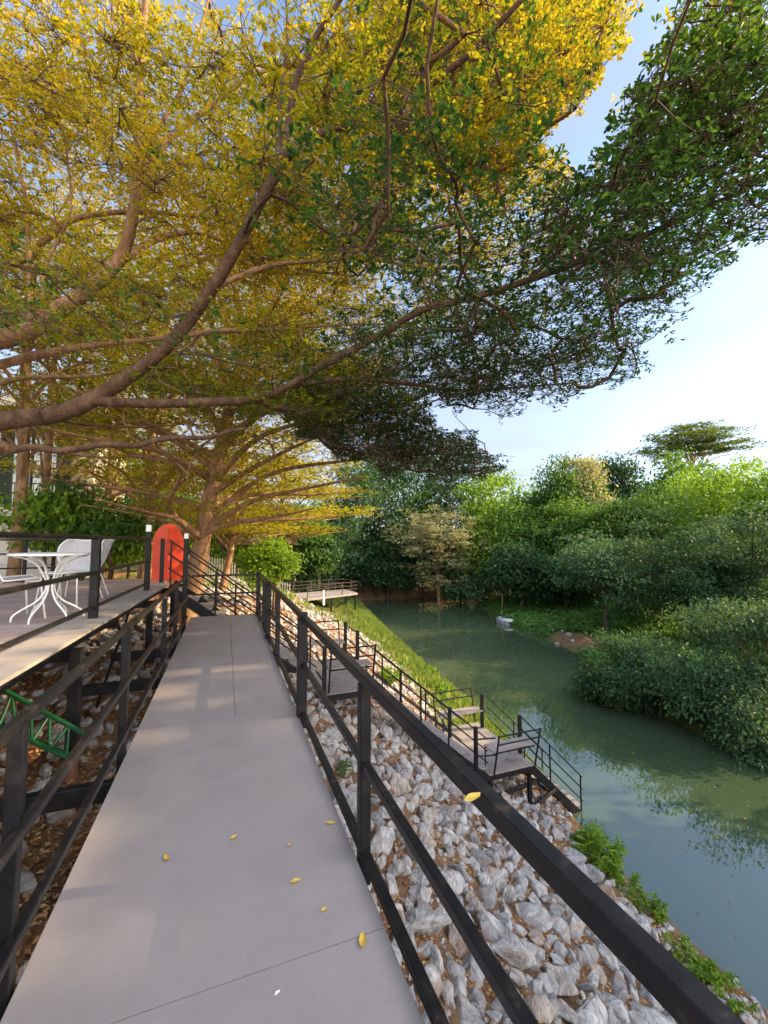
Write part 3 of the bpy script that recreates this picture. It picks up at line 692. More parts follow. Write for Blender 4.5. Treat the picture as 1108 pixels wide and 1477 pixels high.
# green truss on the ground
def truss():
    a, b = P(4, 992, 3.9), P(128, 1062, 3.75); t = empty('pipe_truss', a, 'green painted pipe truss lying on the rocks under the deck', 'truss')
    a0, b0 = P(-60, 960, 4.0), b
    c, d = P(-60, 1020, 3.75), P(108, 1098, 3.6)
    MB().tube([a0, b0], .021, 10).build('top_chord', M['green'], t); MB().tube([c, d], .021, 10).build('bottom_chord', M['green'], t)
    e, f = c+Vector((-.1, .35, -.12)), d+Vector((-.1, .35, -.12)); MB().tube([e, f], .021, 10).build('bottom_chord', M['green'], t)
    k = 7
    for i in range(k):
        MB().tube([a0.lerp(b0, i/k), c.lerp(d, (i+.5)/k)], .013, 8).build('web_pipe', M['green'], t)
        MB().tube([c.lerp(d, (i+.5)/k), a0.lerp(b0, (i+1)/k)], .013, 8).build('web_pipe', M['green'], t)
        MB().tube([c.lerp(d, (i+.5)/k), e.lerp(f, (i+.5)/k)], .013, 8).build('web_pipe', M['green'], t)
truss()
# house far left
def house():
    h = empty('garden_house', (-9, 23, 0), 'modern two-storey house with dark columns and green-tinted glass at the far left', 'house')
    MB().box(-20, -8.0, 18.0, 26, -.3, 2.3, .02).build('lower_wall', M['wall_warm'], h)
    MB().box(-20, -7.6, 17.0, 26, 2.6, 2.95, .02).build('balcony_slab', M['concrete'], h)
    MB().box(-20, -8.2, 19.2, 26, 2.95, 7.0, .02).build('upper_wall', M['wall_warm'], h)
    MB().box(-20.5, -7.2, 16.6, 26.5, 7.0, 7.35, .02).build('roof', M['concrete'], h)
    for x in (-19, -15.6, -12.2, -8.8):
        MB().box(x-.2, x+.2, 17.1, 17.5, 2.96, 7.0, .02).build('column', M['steel'], h)
        MB().box(x-.2, x+.2, 17.1, 17.5, -.3, 2.6, .02).build('column', M['steel'], h)
    for x in (-18.8, -15.4, -12.0):
        w_ = MB().box(x, x+2.9, 19.12, 19.17, 3.1, 6.6, .01).build('window', M['glass'], h)
        fr = MB()
        for xx in (x, x+1.45, x+2.9): fr.bar((xx, 19.08, 3.1), (xx, 19.08, 6.6), .08, .06)
        for zz in (3.1, 4.9, 6.6): fr.bar((x, 19.08, zz), (x+2.9, 19.08, zz), .06, .08)
        fr.build('frame', M['steel'], w_)
    br = MB()
    for i in range(60): xx = -20+i*.21; br.bar((xx, 17.05, 2.95), (xx, 17.05, 3.95), .025, .025)
    br.bar((-20, 17.05, 3.95), (-7.6, 17.05, 3.95), .05, .05); br.build('balcony_railing', M['steel'], h)
    for ch in list(bpy.data.objects):
        if ch.parent == h: ch.location = Vector(ch.location)+Vector((2.2, 4.0, 0))
    return h
house()

# ================================================================== ROCKS
def rock_mesh(seed, mname='rock', parts=1):
    r = random.Random(seed); bm = bmesh.new()
    sx_, sy_, sz_ = 1, r.uniform(.62, .9), r.uniform(.42, .7)
    for i in range(15):
        v = Vector((r.gauss(0, 1), r.gauss(0, 1), r.gauss(0, 1))).normalized()*r.uniform(.8, 1.05)
        bm.verts.new((v.x*sx_, v.y*sy_, v.z*sz_))
    bmesh.ops.convex_hull(bm, input=bm.verts[:]); 
    bmesh.ops.delete(bm, geom=[v for v in bm.verts if not v.link_faces], context='VERTS')
    bmesh.ops.bevel(bm, geom=bm.edges[:], offset=.05, segments=1, affect='EDGES', profile=.6)
    bmesh.ops.triangulate(bm, faces=bm.faces[:])
    bmesh.ops.subdivide_edges(bm, edges=[e for e in bm.edges if e.calc_length() > .35], cuts=1, use_grid_fill=True)
    bmesh.ops.triangulate(bm, faces=bm.faces[:])
    for v in bm.verts:
        d = noise.noise(v.co*2.3+Vector((seed*3.1, 0, 0)))*.14+noise.noise(v.co*6+Vector((0, seed, 0)))*.05
        v.co += v.co.normalized()*d
    V = np.array([v.co[:] for v in bm.verts]); Fc = np.array([[q.index for q in f.verts] for f in bm.faces]); bm.free()
    return V*.5, Fc
RK = [rock_mesh(s) for s in range(14)]
rock_me = []
for i, (V, Fc) in enumerate(RK):
    me = bpy.data.meshes.new('rock'); me.from_pydata([tuple(v) for v in V], [], [tuple(f) for f in Fc]); me.materials.append(M['rock']); me.update(); rock_me.append(me)
def rotm(rx, ry, rz):
    return np.array(Matrix.Rotation(rz, 3, 'Z') @ Matrix.Rotation(ry, 3, 'Y') @ Matrix.Rotation(rx, 3, 'X'))
rocks = []
def place_rocks(n, fx, fy, smin, smax, keep=lambda x, y: True, packing=.28, lift=.10, pw=2.0):
    cells = {}
    for q in rocks: cells.setdefault((int(q[0]//.5), int(q[1]//.5)), []).append(q)
    for _ in range(n):
        x, y = fx(), fy()
        if callable(x): pass
        if not keep(x, y): continue
        s = smin+(smax-smin)*random.random()**pw; ok = True; ci, cj = int(x//.5), int(y//.5)
        for a in (-1, 0, 1):
            for b in (-1, 0, 1):
                for q in cells.get((ci+a, cj+b), ()):
                    if (q[0]-x)**2+(q[1]-y)**2 < (packing*(s+q[3]))**2: ok = False; break
                if not ok: break
            if not ok: break
        if ok:
            q = (x, y, Tz(x, y)+s*lift*random.uniform(.3, 1.4), s, random.randrange(len(RK)), random.gauss(.0, .35), random.gauss(0, .35), random.uniform(0, 6.28))
            rocks.append(q); cells.setdefault((ci, cj), []).append(q)
def bank(x, y):
    dn = xw(y)-x
    if dn < .25: return False
    if dn < 1.7 and y < 11.5 and random.random() < .6: return False
    if y > 11 and dn < 2.4+math.sin(y*1.3)*.5: return random.random() < .02
    if y > 27: return random.random() < .25
    return True
# riprap slope: bigger stones first, then the small ones between them
place_rocks(3600, lambda: random.uniform(.3, 8.8), lambda: random.uniform(1.0, 9), .30, .62, lambda x, y: bank(x, y) and xw(y)-x > 1.4, .29, .1, 1.2)
place_rocks(9000, lambda: random.uniform(.2, 9.2), lambda: random.uniform(-1.5, 14), .20, .46, bank)
place_rocks(6000, lambda: random.uniform(-2, 9), lambda: random.uniform(9.5, 26), .16, .42, bank)
place_rocks(9000, lambda: random.uniform(.2, 8.6), lambda: random.uniform(.3, 11), .06, .17, bank, .28)
place_rocks(2600, lambda: random.uniform(-5, .2), lambda: random.uniform(4.4, 13), .14, .40, lambda x, y: True)
place_rocks(1500, lambda: random.uniform(-5, .2), lambda: random.uniform(.5, 4.4), .10, .30, lambda x, y: random.random() < .25)
place_rocks(60, lambda: random.uniform(17, 30), lambda: random.uniform(14, 34), .3, .7, lambda x, y: 0 < x-xf(y) < 3)
ra = np.array(rocks)
u_, v_, d_ = project(ra[:, :3])
vis = (d_ > .5) & (u_ > -20) & (u_ < 1128) & (v_ > 800) & (v_ < 1500)
vis &= ~((ra[:, 0] > XL) & (ra[:, 0] < XR))
hid = inpoly(u_, v_, [(273, 892), (366, 892), (440, 1050), (610, 1477), (0, 1477)]); vis &= ~hid
size_px = np.where(vis, ra[:, 3]/np.maximum(d_, .5), 0); order = np.argsort(-size_px)
big = set(int(i) for i in order[:290])
bulk_i = [i for i in range(len(rocks)) if i not in big]
for i in sorted(big):
    x, y, z, s, k, a, b, c = rocks[i]
    o = bpy.data.objects.new('rock', rock_me[k]); COL.objects.link(o); o.location = (x, y, z); o.rotation_euler = (a, b, c); o.scale = (s, s, s)
    side = 'river' if x > 0 else 'deck'
    if side == 'river': tag(o, 'angular grey riprap stone lying on the bank below the walkway', 'rock', 'riprap stones on the river bank')
    else: tag(o, 'brownish stone lying among dry leaves under the timber deck', 'rock', 'stones under the deck')
Vs, Fs, Ts, off = [], [], [], 0
for i in bulk_i:
    x, y, z, s, k, a, b, c = rocks[i]; V, Fc = RK[k]
    Vs.append((V*s)@rotm(a, b, c).T+np.array([x, y, z])); Fs.append(Fc+off); Ts.append(np.full(len(V), random.random())); off += len(V)
tag(npmesh('small_rocks', np.concatenate(Vs), np.concatenate(Fs), 3, M['rock'], None, np.concatenate(Ts)), 'mass of smaller grey stones filling the bank between the big ones', None, None, 'stuff')

# dry leaf litter on the bank and under the deck
def scatter_litter(n, x0, x1, y0, y1, size, keep):
    x = rng.uniform(x0, x1, n); y = rng.uniform(y0, y1, n); k = keep(x, y); x, y = x[k], y[k]
    z = T(x, y)+rng.uniform(.0, .035, len(x)); c = np.stack([x, y, z], 1)
    a = rng.random(len(x))*6.28
    ax = np.stack([np.cos(a), np.sin(a), rng.normal(0, .25, len(x))], 1)
    nr = np.stack([rng.normal(0, .4, len(x)), rng.normal(0, .4, len(x)), np.ones(len(x))], 1)
    return c, ax, nr, size*rng.uniform(.5, 1.3, len(x))
pp = []
def clump(x, y, th): return vnoise(np.stack([x, y, 0*x], 1), 2.2)+rng.normal(0, .12, len(x)) > th
pp.append(scatter_litter(52000, .3, 8.6, .8, 9, .045, lambda x, y: clump(x, y, .42) & (xw(y)-x > .3)))
pp.append(scatter_litter(26000, .3, 8.6, 9, 20, .06, lambda x, y: clump(x, y, .5) & (xw(y)-x > 3)))
pp.append(scatter_litter(36000, -4.5, .2, .5, 8, .05, lambda x, y: clump(x, y, .25)))
lit = [np.concatenate([q[i] for q in pp]) for i in range(4)]
tag(leaf_mesh('leaf_litter', lit[0], lit[1], lit[2], lit[3], lit[3]*.6, M['litter'], full=False), 'orange brown dry leaf litter between the stones', None, None, 'stuff')

# fallen yellow leaves
FL = [((240, 1238), 0, 'yellow fallen leaf lying alone at the left of the near walkway'), ((337, 1208), 0, 'curled yellow leaf near the middle of the walkway, beside the longest bare stretch'),
      ((427, 1270), 0, 'flat orange-yellow leaf on the walkway, between the leaf by the seam and the curled one'), ((523, 1357), 0, 'large curled yellow leaf touching the walkway seam by the right railing'),
      ((468, 1312), 0, 'small yellow leaf just above the one touching the walkway seam'), ((477, 1187), 0, 'upright yellow leaf against the foot of the right railing'),
      ((418, 1219), 0, 'tiny pale green leaf on the walkway short of the thick railing post'), ((268, 1051), 0, 'pale yellow leaf alone on the middle stretch of the walkway'),
      ((282, 1102), 0, 'tiny dark green-yellow scrap of leaf on the walkway'), ((283, 962), 0, 'yellow leaf lying on the distant walkway seam'),
      ((281, 980), 0, 'dull yellow leaf just this side of the distant walkway seam'), ((280, 1006), 0, 'small yellowish leaf beyond the pale yellow one on the walkway'),
      ((376, 948), 0, 'pale scrap of leaf near the far right edge of the walkway'), ((262, 935), 0, 'faint tan leaf near the far left edge of the walkway'), ((325, 897), 0, 'white-ish leaf at the far end of the walkway'),
      ((682, 1150), .916, 'yellow leaf resting on the top rail of the right railing'), ((400, 1432), 0, 'small white scrap on the walkway at the bottom of the picture')]
def fallen(uv, h, label, k):
    p = G(uv[0], uv[1], h+.006); rr2 = random.Random(k*13+5)
    d = (p-Vector((0, 0, 1.6))).length; L = {0: .05, 1: .045, 2: .05, 3: .065, 4: .032, 5: .05, 15: .06}.get(k, .03)*(1 if k < 7 or k == 15 else max(.75, d/4.5))
    nseg, V, Fc = 8, [], []
    a = rr2.uniform(0, 3.14) if k != 15 else .3; ca, sa = math.cos(a), math.sin(a); curl = rr2.uniform(.1, .35)
    for i in range(nseg+1):
        t = i/nseg; w = L*.21*math.sin(math.pi*min(1, t*.93+.05))**.8*(1 if i < nseg else 0)+.0008
        for s_ in (-1, -.5, 0, .5, 1):
            x = (t-.5)*L; y = s_*w; z = curl*(abs(s_)**1.5)*w*1.2+curl*L*.5*(t-.5)**2*3+.001*math.sin(t*9+s_*3)
            V.append((p.x+x*ca-y*sa, p.y+x*sa+y*ca, p.z+z))
    for i in range(nseg):
        for j in range(4): Fc.append((i*5+j, i*5+j+1, (i+1)*5+j+1, (i+1)*5+j))
    me = bpy.data.meshes.new('fallen_leaf'); me.from_pydata(V, [], Fc); me.update()
    tag(link('fallen_leaf', me, M['white'] if k in (16, 14) else M['yellow_leaf']), label, 'leaf', 'fallen leaves on the walkway')
for k, (uv, h, lb) in enumerate(FL): fallen(uv, h, lb, k)

# ================================================================== GRASS AND SMALL PLANTS
def blades(name, x, y, h, w, m, label=None, kind='stuff', parent=None, lean=.35, z=None, cat=None):
    n = len(x); zz = (T(x, y) if z is None else z)-.02; c = np.stack([x, y, zz], 1)
    ax = np.stack([rng.normal(0, lean, n), rng.normal(0, lean, n), np.ones(n)], 1)
    nr = randdir(n); hh = h*rng.uniform(.5, 1.2, n)
    return tag(leaf_mesh(name, c, ax, nr, hh, w*rng.uniform(.7, 1.3, n), m, parent, full=False), label, cat, None, kind)
n = 60000; y = 11+42*rng.random(n)**1.35; dn = np.abs(rng.normal(0, 1, n))*1.15+.05; x = xw(y)-dn
k = (vnoise(np.stack([x, y, 0*x], 1), 1.4)+rng.normal(0, .10, n) > .44) & (dn < 5.2); 
blades('grass', x[k], y[k], .30+.006*y[k], .03+.0016*y[k], M['grass'], 'bright green grass growing along the near waterline')
n = 22000; y = rng.uniform(20, 46, n); x = xw(y)-rng.uniform(3, 16, n); k = vnoise(np.stack([x, y, 0*x], 1), .8) > .45
blades('grass', x[k], y[k], .26, .05, M['grass'], 'sunlit grass on top of the near bank beyond the walkway')
# herbs on the far shelf
n = 42000; y = rng.uniform(12, 50, n); x = xf(y)+rng.uniform(.1, 15, n); k = vnoise(np.stack([x, y, 0*x], 1), .55)+rng.normal(0, .10, n)+np.clip((x-xf(y))*.06, 0, .3) > .40; k &= ~(((x-xf(y)) < 4) & (np.hypot(x-(xf(y)+1.5), (y-24)*.6) < 1.6)); x, y = x[k], y[k]
c = np.stack([x, y, T(x, y)+rng.uniform(0, .35, len(x))], 1); a = rng.random(len(x))*6.28
tag(leaf_mesh('herbs', c, np.stack([np.cos(a), np.sin(a), rng.normal(.1, .3, len(x))], 1), np.stack([rng.normal(0, .4, len(x)), rng.normal(0, .4, len(x)), np.ones(len(x))], 1), .28*rng.uniform(.6, 1.3, len(x)), .19*np.ones(len(x)), M['herb'], full=False),
    'low green herbs covering the shelf of the far bank', None, None, 'stuff')

def weed(p, h, r, n, m, label, cat='plant', lw=.028, name='leafy_plant', ll=.16, group=None):
    e = empty(name, p, label, cat, group); p = np.array(p)
    segs, tips = [], []
    ns = max(5, n//26)
    for i in range(ns):
        a = rng.random()*6.28; q = r*math.sqrt(rng.random()); t = p+np.array([q*math.cos(a), q*math.sin(a), h*rng.uniform(.55, 1)*(1-.35*q/r)])
        b = p+np.array([q*.25*math.cos(a), q*.25*math.sin(a), -.1]); segs.append((b, t, .006*h+.002, .002)); tips.append((b, t))
    V, Fq = join_tubes(segs, 4); npmesh('stems', V, Fq, 4, M['leaf_mid'], e, np.full(len(V), .3))
    bi = rng.integers(0, ns, n); tt = rng.uniform(.3, 1, n)**.7
    B = np.array([q[0] for q in tips])[bi]; E_ = np.array([q[1] for q in tips])[bi]; c = B+(E_-B)*tt[:, None]
    a = rng.random(n)*6.28; ax = np.stack([np.cos(a), np.sin(a), rng.normal(.25, .4, n)], 1)
    leaf_mesh('leaves', c, ax, np.stack([rng.normal(0, .5, n), rng.normal(0, .5, n), np.ones(n)], 1), ll*rng.uniform(.6, 1.2, n), lw*np.ones(n), m, e)
def gp(u, v):    # point of the near bank seen at this spot of the picture
    r = ray(u, v); t = 1.0
    for _ in range(2000):
        if EYE+r[2]*t <= max(Tz(r[0]*t, r[1]*t), WZ): break
        t += .02
    return Vector((r[0]*t, r[1]*t, max(Tz(r[0]*t, r[1]*t), WZ)))
weed(gp(866, 1256), .95, .50, 900, M['leaf_bright'], 'bright green bushy plant at the water edge below the last stairs', ll=.20, lw=.035)
weed(gp(496, 1122), .34, .14, 90, M['leaf_mid'], 'small green weed sprouting between stones beside the walkway railing', ll=.13, lw=.02)
for i, (u, v, h, r_, lb) in enumerate([(905, 1290, .35, .45, 'low green ground plant on the waterline nearest the bright bushy plant'), (935, 1325, .40, .4, 'small trailing plant at the river edge between two stones'),
        (1000, 1400, .35, .45, 'low bright weed along the near waterline, second clump from the bottom corner'), (1045, 1440, .38, .5, 'bright weed clump at the water edge in the bottom corner'),
        (840, 1225, .3, .3, 'dark scrubby tuft just behind the bright bushy plant'), (560, 985, .6, .5, 'tuft of tall grass on the waterline right of the upper landing'), (640, 1005, .6, .6, 'round green shrub on the waterline behind the lower bench'),
        (618, 975, .6, .6, 'leafy green shrub at the water edge halfway along the middle stairs')]):
    weed(gp(u, v), h, r_, 420, M['leaf_bright'] if i != 4 else M['leaf_mid'], lb, ll=.10 if i < 5 else .2, lw=.035 if i < 5 else .06)

# ================================================================== TREES
def trunk_mesh(name, paths, m, parent, n=10):
    mb = MB()
    for pts, rads in paths:
        q, rr2 = smooth_path(pts, rads); mb.tube(q, rr2, n)
    return mb.build(name, m, parent, True)

# --- the big spreading tree over the walkway (its trunk stands outside the frame on the left)
TA = Vector((-6.0, 6.6, 0)); TA.z = Tz(TA.x, TA.y)
def px(L, start=None, rad0=None):
    pts = [P(*q[:3]) for q in L]; rd = [q[3] for q in L]
    if start is not None: pts = [Vector(start)]+pts; rd = [rad0]+rd
    return pts, rd
tA = empty('spreading_tree', TA, 'huge spreading shade tree whose layered limbs reach over the walkway from the left', 'tree')
TB = Vector((-7.4, 9.2, 0)); TB.z = Tz(TB.x, TB.y)
tB = empty('sun_gold_spreading_tree', TB, 'tall spreading tree, leaves coloured sunlit gold, rising from the left behind the dark lower limbs', 'tree')
tr = lambda z: (TA.x+.05*z, TA.y+.05*z, z)
tr2 = lambda z: (TB.x+.05*z, TB.y-.03*z, z)
LB = []
LB.append(([TA+Vector((0, 0, -.3)), TA+Vector((.05, 0, .8)), Vector(tr(2.4)), Vector(tr(4.5)), Vector(tr(7.5)), Vector(tr(11))], [.52, .40, .36, .30, .2, .05]))
LB.append(px([(0, 608, 4.9, .135), (70, 600, 5.0, .125), (130, 578, 5.1, .115), (190, 540, 5.2, .10), (245, 495, 5.2, .095), (300, 425, 5.1, .088), (345, 350, 5.0, .082), (375, 290, 4.95, .076), (405, 235, 4.9, .072),
              (418, 165, 4.8, .048), (428, 115, 4.75, .044), (455, 55, 4.65, .038), (490, 0, 4.5, .032), (540, -90, 4.3, .022)], tr(2.2), .17))
LB.append(px([(405, 235, 4.9, .06), (440, 207, 4.8, .056), (480, 187, 4.7, .052), (525, 175, 4.6, .048), (600, 135, 4.3, .04), (678, 77, 4.1, .036), (752, 0, 3.9, .03), (830, -90, 3.7, .018)]))
LB.append(px([(405, 235, 4.9, .03), (404, 150, 4.85, .024), (414, 60, 4.8, .018), (412, -20, 4.7, .012)]))
LB.append(px([(130, 578, 5.1, .075), (215, 582, 5.15, .07), (300, 580, 5.2, .068), (365, 576, 5.3, .062), (410, 560, 5.3, .056), (470, 525, 5.2, .054), (550, 482, 5.1, .052), (610, 447, 5.0, .05), (700, 424, 4.8, .046), (780, 398, 4.6, .042),
              (850, 372, 4.4, .037), (930, 340, 4.2, .032), (1000, 308, 4.0, .027), (1080, 270, 3.8, .02), (1190, 215, 3.5, .012)]))
LB.append(px([(760, 405, 4.65, .032), (820, 350, 4.5, .028), (880, 290, 4.2, .023), (940, 225, 3.8, .018), (1000, 140, 3.4, .013), (1060, 60, 3.1, .008)]))
LB.append(px([(410, 560, 5.3, .042), (470, 549, 5.5, .038), (540, 548, 5.6, .034), (600, 555, 5.7, .031), (660, 563, 5.8, .027), (730, 560, 5.8, .022), (830, 552, 5.6, .012)]))
LB.append(px([(365, 576, 5.3, .036), (430, 602, 5.9, .033), (490, 645, 6.6, .03), (560, 658, 7.0, .025), (620, 655, 7.3, .02), (690, 655, 7.4, .012)]))
LB.append(px([(303, 420, 5.1, .045), (350, 396, 5.4, .04), (400, 381, 5.7, .038), (470, 375, 5.9, .036), (530, 371, 6.0, .032), (600, 385, 6.1, .026), (700, 386, 6.1, .018), (790, 370, 6.0, .01)]))
LB.append(px([(530, 371, 6.0, .024), (590, 352, 6.0, .02), (660, 335, 5.9, .016), (740, 300, 5.8, .01)]))
LB.append(px([(248, 492, 5.2, .045), (300, 478, 5.6, .042), (380, 476, 5.9, .036), (460, 470, 6.2, .028), (560, 468, 6.4, .02), (660, 480, 6.4, .012)]))
LB.append(px([(0, 490, 6.0, .15), (60, 462, 6.0, .135), (110, 430, 6.1, .125), (150, 400, 6.2, .115), (180, 358, 6.3, .105), (193, 300, 6.3, .09), (199, 240, 6.3, .078), (201, 170, 6.3, .07), (204, 80, 6.2, .06), (210, 0, 6.1, .05), (216, -110, 6.0, .03)], tr2(3.4), .19))
LB.append(px([(199, 245, 6.3, .045), (225, 190, 6.5, .04), (262, 128, 6.6, .034), (287, 50, 6.6, .028), (305, -20, 6.6, .018)]))
LB.append(px([(150, 400, 6.2, .07), (215, 350, 6.9, .065), (280, 335, 7.3, .055), (350, 352, 7.6, .045), (440, 338, 7.9, .03), (540, 330, 8.1, .018)]))
LB.append(px([(0, 385, 7.0, .07), (60, 350, 7.0, .062), (110, 315, 7.0, .055), (200, 305, 7.2, .048), (270, 311, 7.5, .038), (360, 320, 7.8, .022)], tr2(5.0), .11))
LB.append(px([(196, 262, 6.3, .06), (250, 195, 6.8, .056), (310, 150, 7.0, .05), (362, 110, 7.1, .04), (440, 85, 7.1, .025), (520, 60, 7.0, .012)]))
LB.append(px([(0, 526, 6.4, .085), (60, 511, 6.5, .08), (120, 500, 6.6, .066), (175, 494, 6.7, .055), (260, 485, 6.9, .042), (350, 478, 7.1, .03), (460, 468, 7.4, .016)], tr2(3.0), .12))
LB.append(px([(45, 475, 6.4, .05), (42, 395, 6.6, .042), (38, 300, 6.7, .036), (20, 200, 6.6, .03), (5, 120, 6.4, .022), (-20, 40, 6.2, .012)]))
LB.append(px([(62, 462, 6.0, .032), (66, 385, 6.1, .028), (97, 320, 6.2, .022), (102, 275, 6.2, .018), (88, 175, 6.1, .014), (52, 85, 6.0, .012), (50, 0, 5.9, .008)]))
LB.append(px([(-30, 560, 6.8, .06), (40, 545, 7.2, .05), (150, 540, 7.6, .035), (260, 512, 8.0, .02), (400, 515, 8.4, .01)], tr2(2.8), .08))
LB.append(px([(60, 600, 5.0, .03), (120, 612, 5.5, .024), (200, 616, 5.9, .018), (275, 611, 6.2, .01)]))
LB.append(([Vector(tr(6)), Vector((-4, 4, 7.6)), Vector((-1.5, 1.5, 8.4)), Vector((1.5, -1, 8.6))], [.12, .09, .05, .015]))
LB.append(([Vector(tr2(5)), Vector((-7, 9, 7)), Vector((-8, 12, 8.2))], [.12, .08, .02]))
LB.append(([Vector(tr(4)), Vector((-5, 3, 5)), Vector((-4, 0, 5.8)), Vector((-3.5, -2.5, 6))], [.12, .08, .04, .01]))
LB = [(p_, [r_*.82 for r_ in rd_]) for p_, rd_ in LB]
BI = [0, 1, 2, 3, 4, 5, 6, 7, 20, 21, 23]
LA_, LG_ = [LB[i] for i in BI], [LB[i] for i in range(len(LB)) if i not in BI]
LG_.append(([TB+Vector((0, 0, -.3)), TB+Vector((.05, 0, .8)), Vector(tr2(2.4)), Vector(tr2(5)), Vector(tr2(8.5)), Vector(tr2(12.5))], [.5, .38, .33, .28, .2, .05]))
trunk_mesh('trunk', LA_, M['bark'], tA); trunk_mesh('trunk', LG_, M['bark_pale'], tB)
stub = px([(-40, 648, 4.5, .050), (0, 652, 4.6, .046), (45, 645, 4.65, .040), (90, 650, 4.7, .042), (150, 641, 4.8, .036), (195, 643, 4.85, .033), (240, 632, 4.9, .034), (300, 631, 5.0, .026), (330, 622, 5.05, .024), (356, 618, 5.1, .016)], tr(1.9), .08)
trunk_mesh('dead_branch', [stub], M['bark'], tA)

HOLE = [(935, -20), (915, 15), (900, 45), (896, 70), (874, 99), (858, 122), (838, 150), (805, 176), (778, 203), (812, 230), (850, 256), (876, 200), (897, 135), (930, 112), (950, 60), (965, 18), (975, -20)]
MASK = [(-900, -500), (2000, -500), (2000, 330), (1200, 345), (1108, 354), (1082, 340), (1054, 351), (1050, 384), (1018, 422), (985, 433), (975, 458), (992, 484), (935, 496), (930, 549), (900, 562), (862, 556), (807, 588), (774, 582), (730, 602), (665, 588), (632, 580), (600, 592), (540, 590),
        (480, 610), (380, 600), (300, 596), (200, 560), (120, 540), (0, 500), (-900, 400)]
LOBE = [(430, 560), (540, 560), (600, 585), (618, 604), (650, 616), (668, 634), (700, 645), (712, 662), (744, 670), (712, 682), (700, 694), (668, 684), (650, 697), (600, 682), (560, 690), (520, 668), (470, 650), (420, 610)]
GAPS = [([(85, 490), (330, 440), (345, 480), (250, 520), (180, 560), (90, 600)], .06), ([(40, 330), (300, 330), (340, 440), (80, 470)], .30), ([(0, 230), (200, 240), (330, 330), (0, 460)], .5), ([(-60, 480), (110, 490), (100, 610), (-60, 620)], .10),
        ([(600, 395), (700, 405), (900, 400), (800, 440), (700, 455)], .45), ([(340, 400), (560, 395), (600, 460), (420, 560), (250, 560)], .5), ([(700, 150), (790, 180), (780, 240), (700, 250)], .4)]
def inmask(u, v):
    a = u+12*np.sin(v*.12+u*.045)+7*np.sin(v*.33+u*.02); b = v+10*np.sin(u*.085+v*.02)+6*np.sin(u*.26+v*.1)
    return inpoly(a, b, MASK) | inpoly(a, b, LOBE)
def inhole(u, v):
    a = u+9*np.sin(v*.14+u*.03)+5*np.sin(v*.41); b = v+8*np.sin(u*.11)+4*np.sin(u*.37+v*.1)
    return inpoly(a, b, HOLE)
def spray_targets(n, cx, cy, R_, tiers, squash=1):
    th = rng.random(n)*6.283; rr2 = R_*np.sqrt(rng.random(n)); x = cx+rr2*np.cos(th); y = cy+rr2*np.sin(th)*squash
    ti = rng.integers(0, len(tiers), n); z = np.array(tiers)[ti]+rng.normal(0, .16, n)+.035*rr2
    return np.stack([x, y, z], 1)
c = spray_targets(46000, -2.0, 5.5, 10.0, [3.35, 3.9, 4.6, 5.3, 6.1, 7.0, 8.0, 9.2, 10.5])
c[:, 2] += .25*np.sin(c[:, 0]*.9+1)*np.sin(c[:, 1]*.8)
u, v, d = project(c); inside = inmask(u, v) & ~inhole(u, v)
infr = (d > .4) & (u > -60) & (u < 1170) & (v > -60)
p = np.where(infr, np.where(inside, 1.0, 0), .30)
p = np.where((d > 0) & ~infr & (v > 350), 0, p)           # nothing hangs low outside the crown
for g, w in GAPS: p = np.where(infr & inpoly(u, v, g), p*w, p)
hfix = (c[:, 2] < 4.9) & (d < 2.7); p = np.where(hfix, p*.15, p)
rr_c = np.hypot(c[:, 0]+6, c[:, 1]-6.6); p = np.where((c[:, 2] < 5.0) & (rr_c < 3.5), p*.2, p)
p *= np.where(c[:, 2] > 8.5, .4, 1)*np.where((c[:, 2] > 6) & (c[:, 0] > 1) & ~infr, .5, 1)*np.where((c[:, 0] < .5) & (c[:, 2] > 5), .78, 1)
p = np.where(infr & (u > 700), p*.75, p); p = np.where(infr & (u > 830) & (v < 340), p*.7, p)
p *= .22+1.15*(vnoise(c*np.array([1, 1, 1.8]), .85) > .44)
keep = rng.random(len(c)) < p*np.where(infr & (u < 620+.35*(200-v)), .36, .19)
c = c[keep]
# extra drooping lobe over the river
q = np.stack([rng.uniform(420, 745, 480), rng.uniform(560, 695, 480)], 1); q = q[inpoly(q[:, 0], q[:, 1], LOBE)]
c2 = np.array([P(a, b, 7.1+rng.normal(0, .5)) for a, b in q])
# dense underside of the river-side limbs
def edge_fill(poly, n, za, zb):
    lo = np.min(poly, 0); hi = np.max(poly, 0); q = rng.uniform(lo, hi, (n, 2)); q = q[inpoly(q[:, 0], q[:, 1], poly)]
    return np.array([P(a, b, rng.uniform(za, zb)) for a, b in q])
c3 = edge_fill([(560, 500), (700, 440), (860, 400), (1000, 330), (1108, 300), (1108, 350), (1050, 380), (1015, 425), (980, 440), (985, 484), (930, 500), (925, 545), (862, 550), (807, 580), (730, 600), (660, 580), (560, 575)], 270, 5.0, 6.0)
c4 = edge_fill([(850, 140), (900, 120), (960, 0), (1140, -20), (1140, 350), (1000, 320), (840, 330), (780, 300), (815, 225), (850, 245), (866, 190)], 150, 3.2, 4.3)
c5 = edge_fill([(560, 0), (900, 0), (880, 95), (840, 150), (790, 200), (740, 260), (560, 250)], 300, 5.2, 7.4)
c6 = edge_fill([(960, 120), (1108, 120), (1108, 345), (1050, 350), (960, 380), (800, 420), (820, 330)], 80, 3.4, 4.4)
nz_ = rng.normal(0, .8, len(c)); uA, vA, dA = project(c)
toB = (c[:, 0]+nz_ < 1.6-.25*(6-c[:, 2])) & ((c[:, 1] > 5.2) | (c[:, 2] > 5.4)) & ~((c[:, 2] < 4.4) & (c[:, 0] > -1))  # leftward and high sprays get the leaf colour painted as sunlit
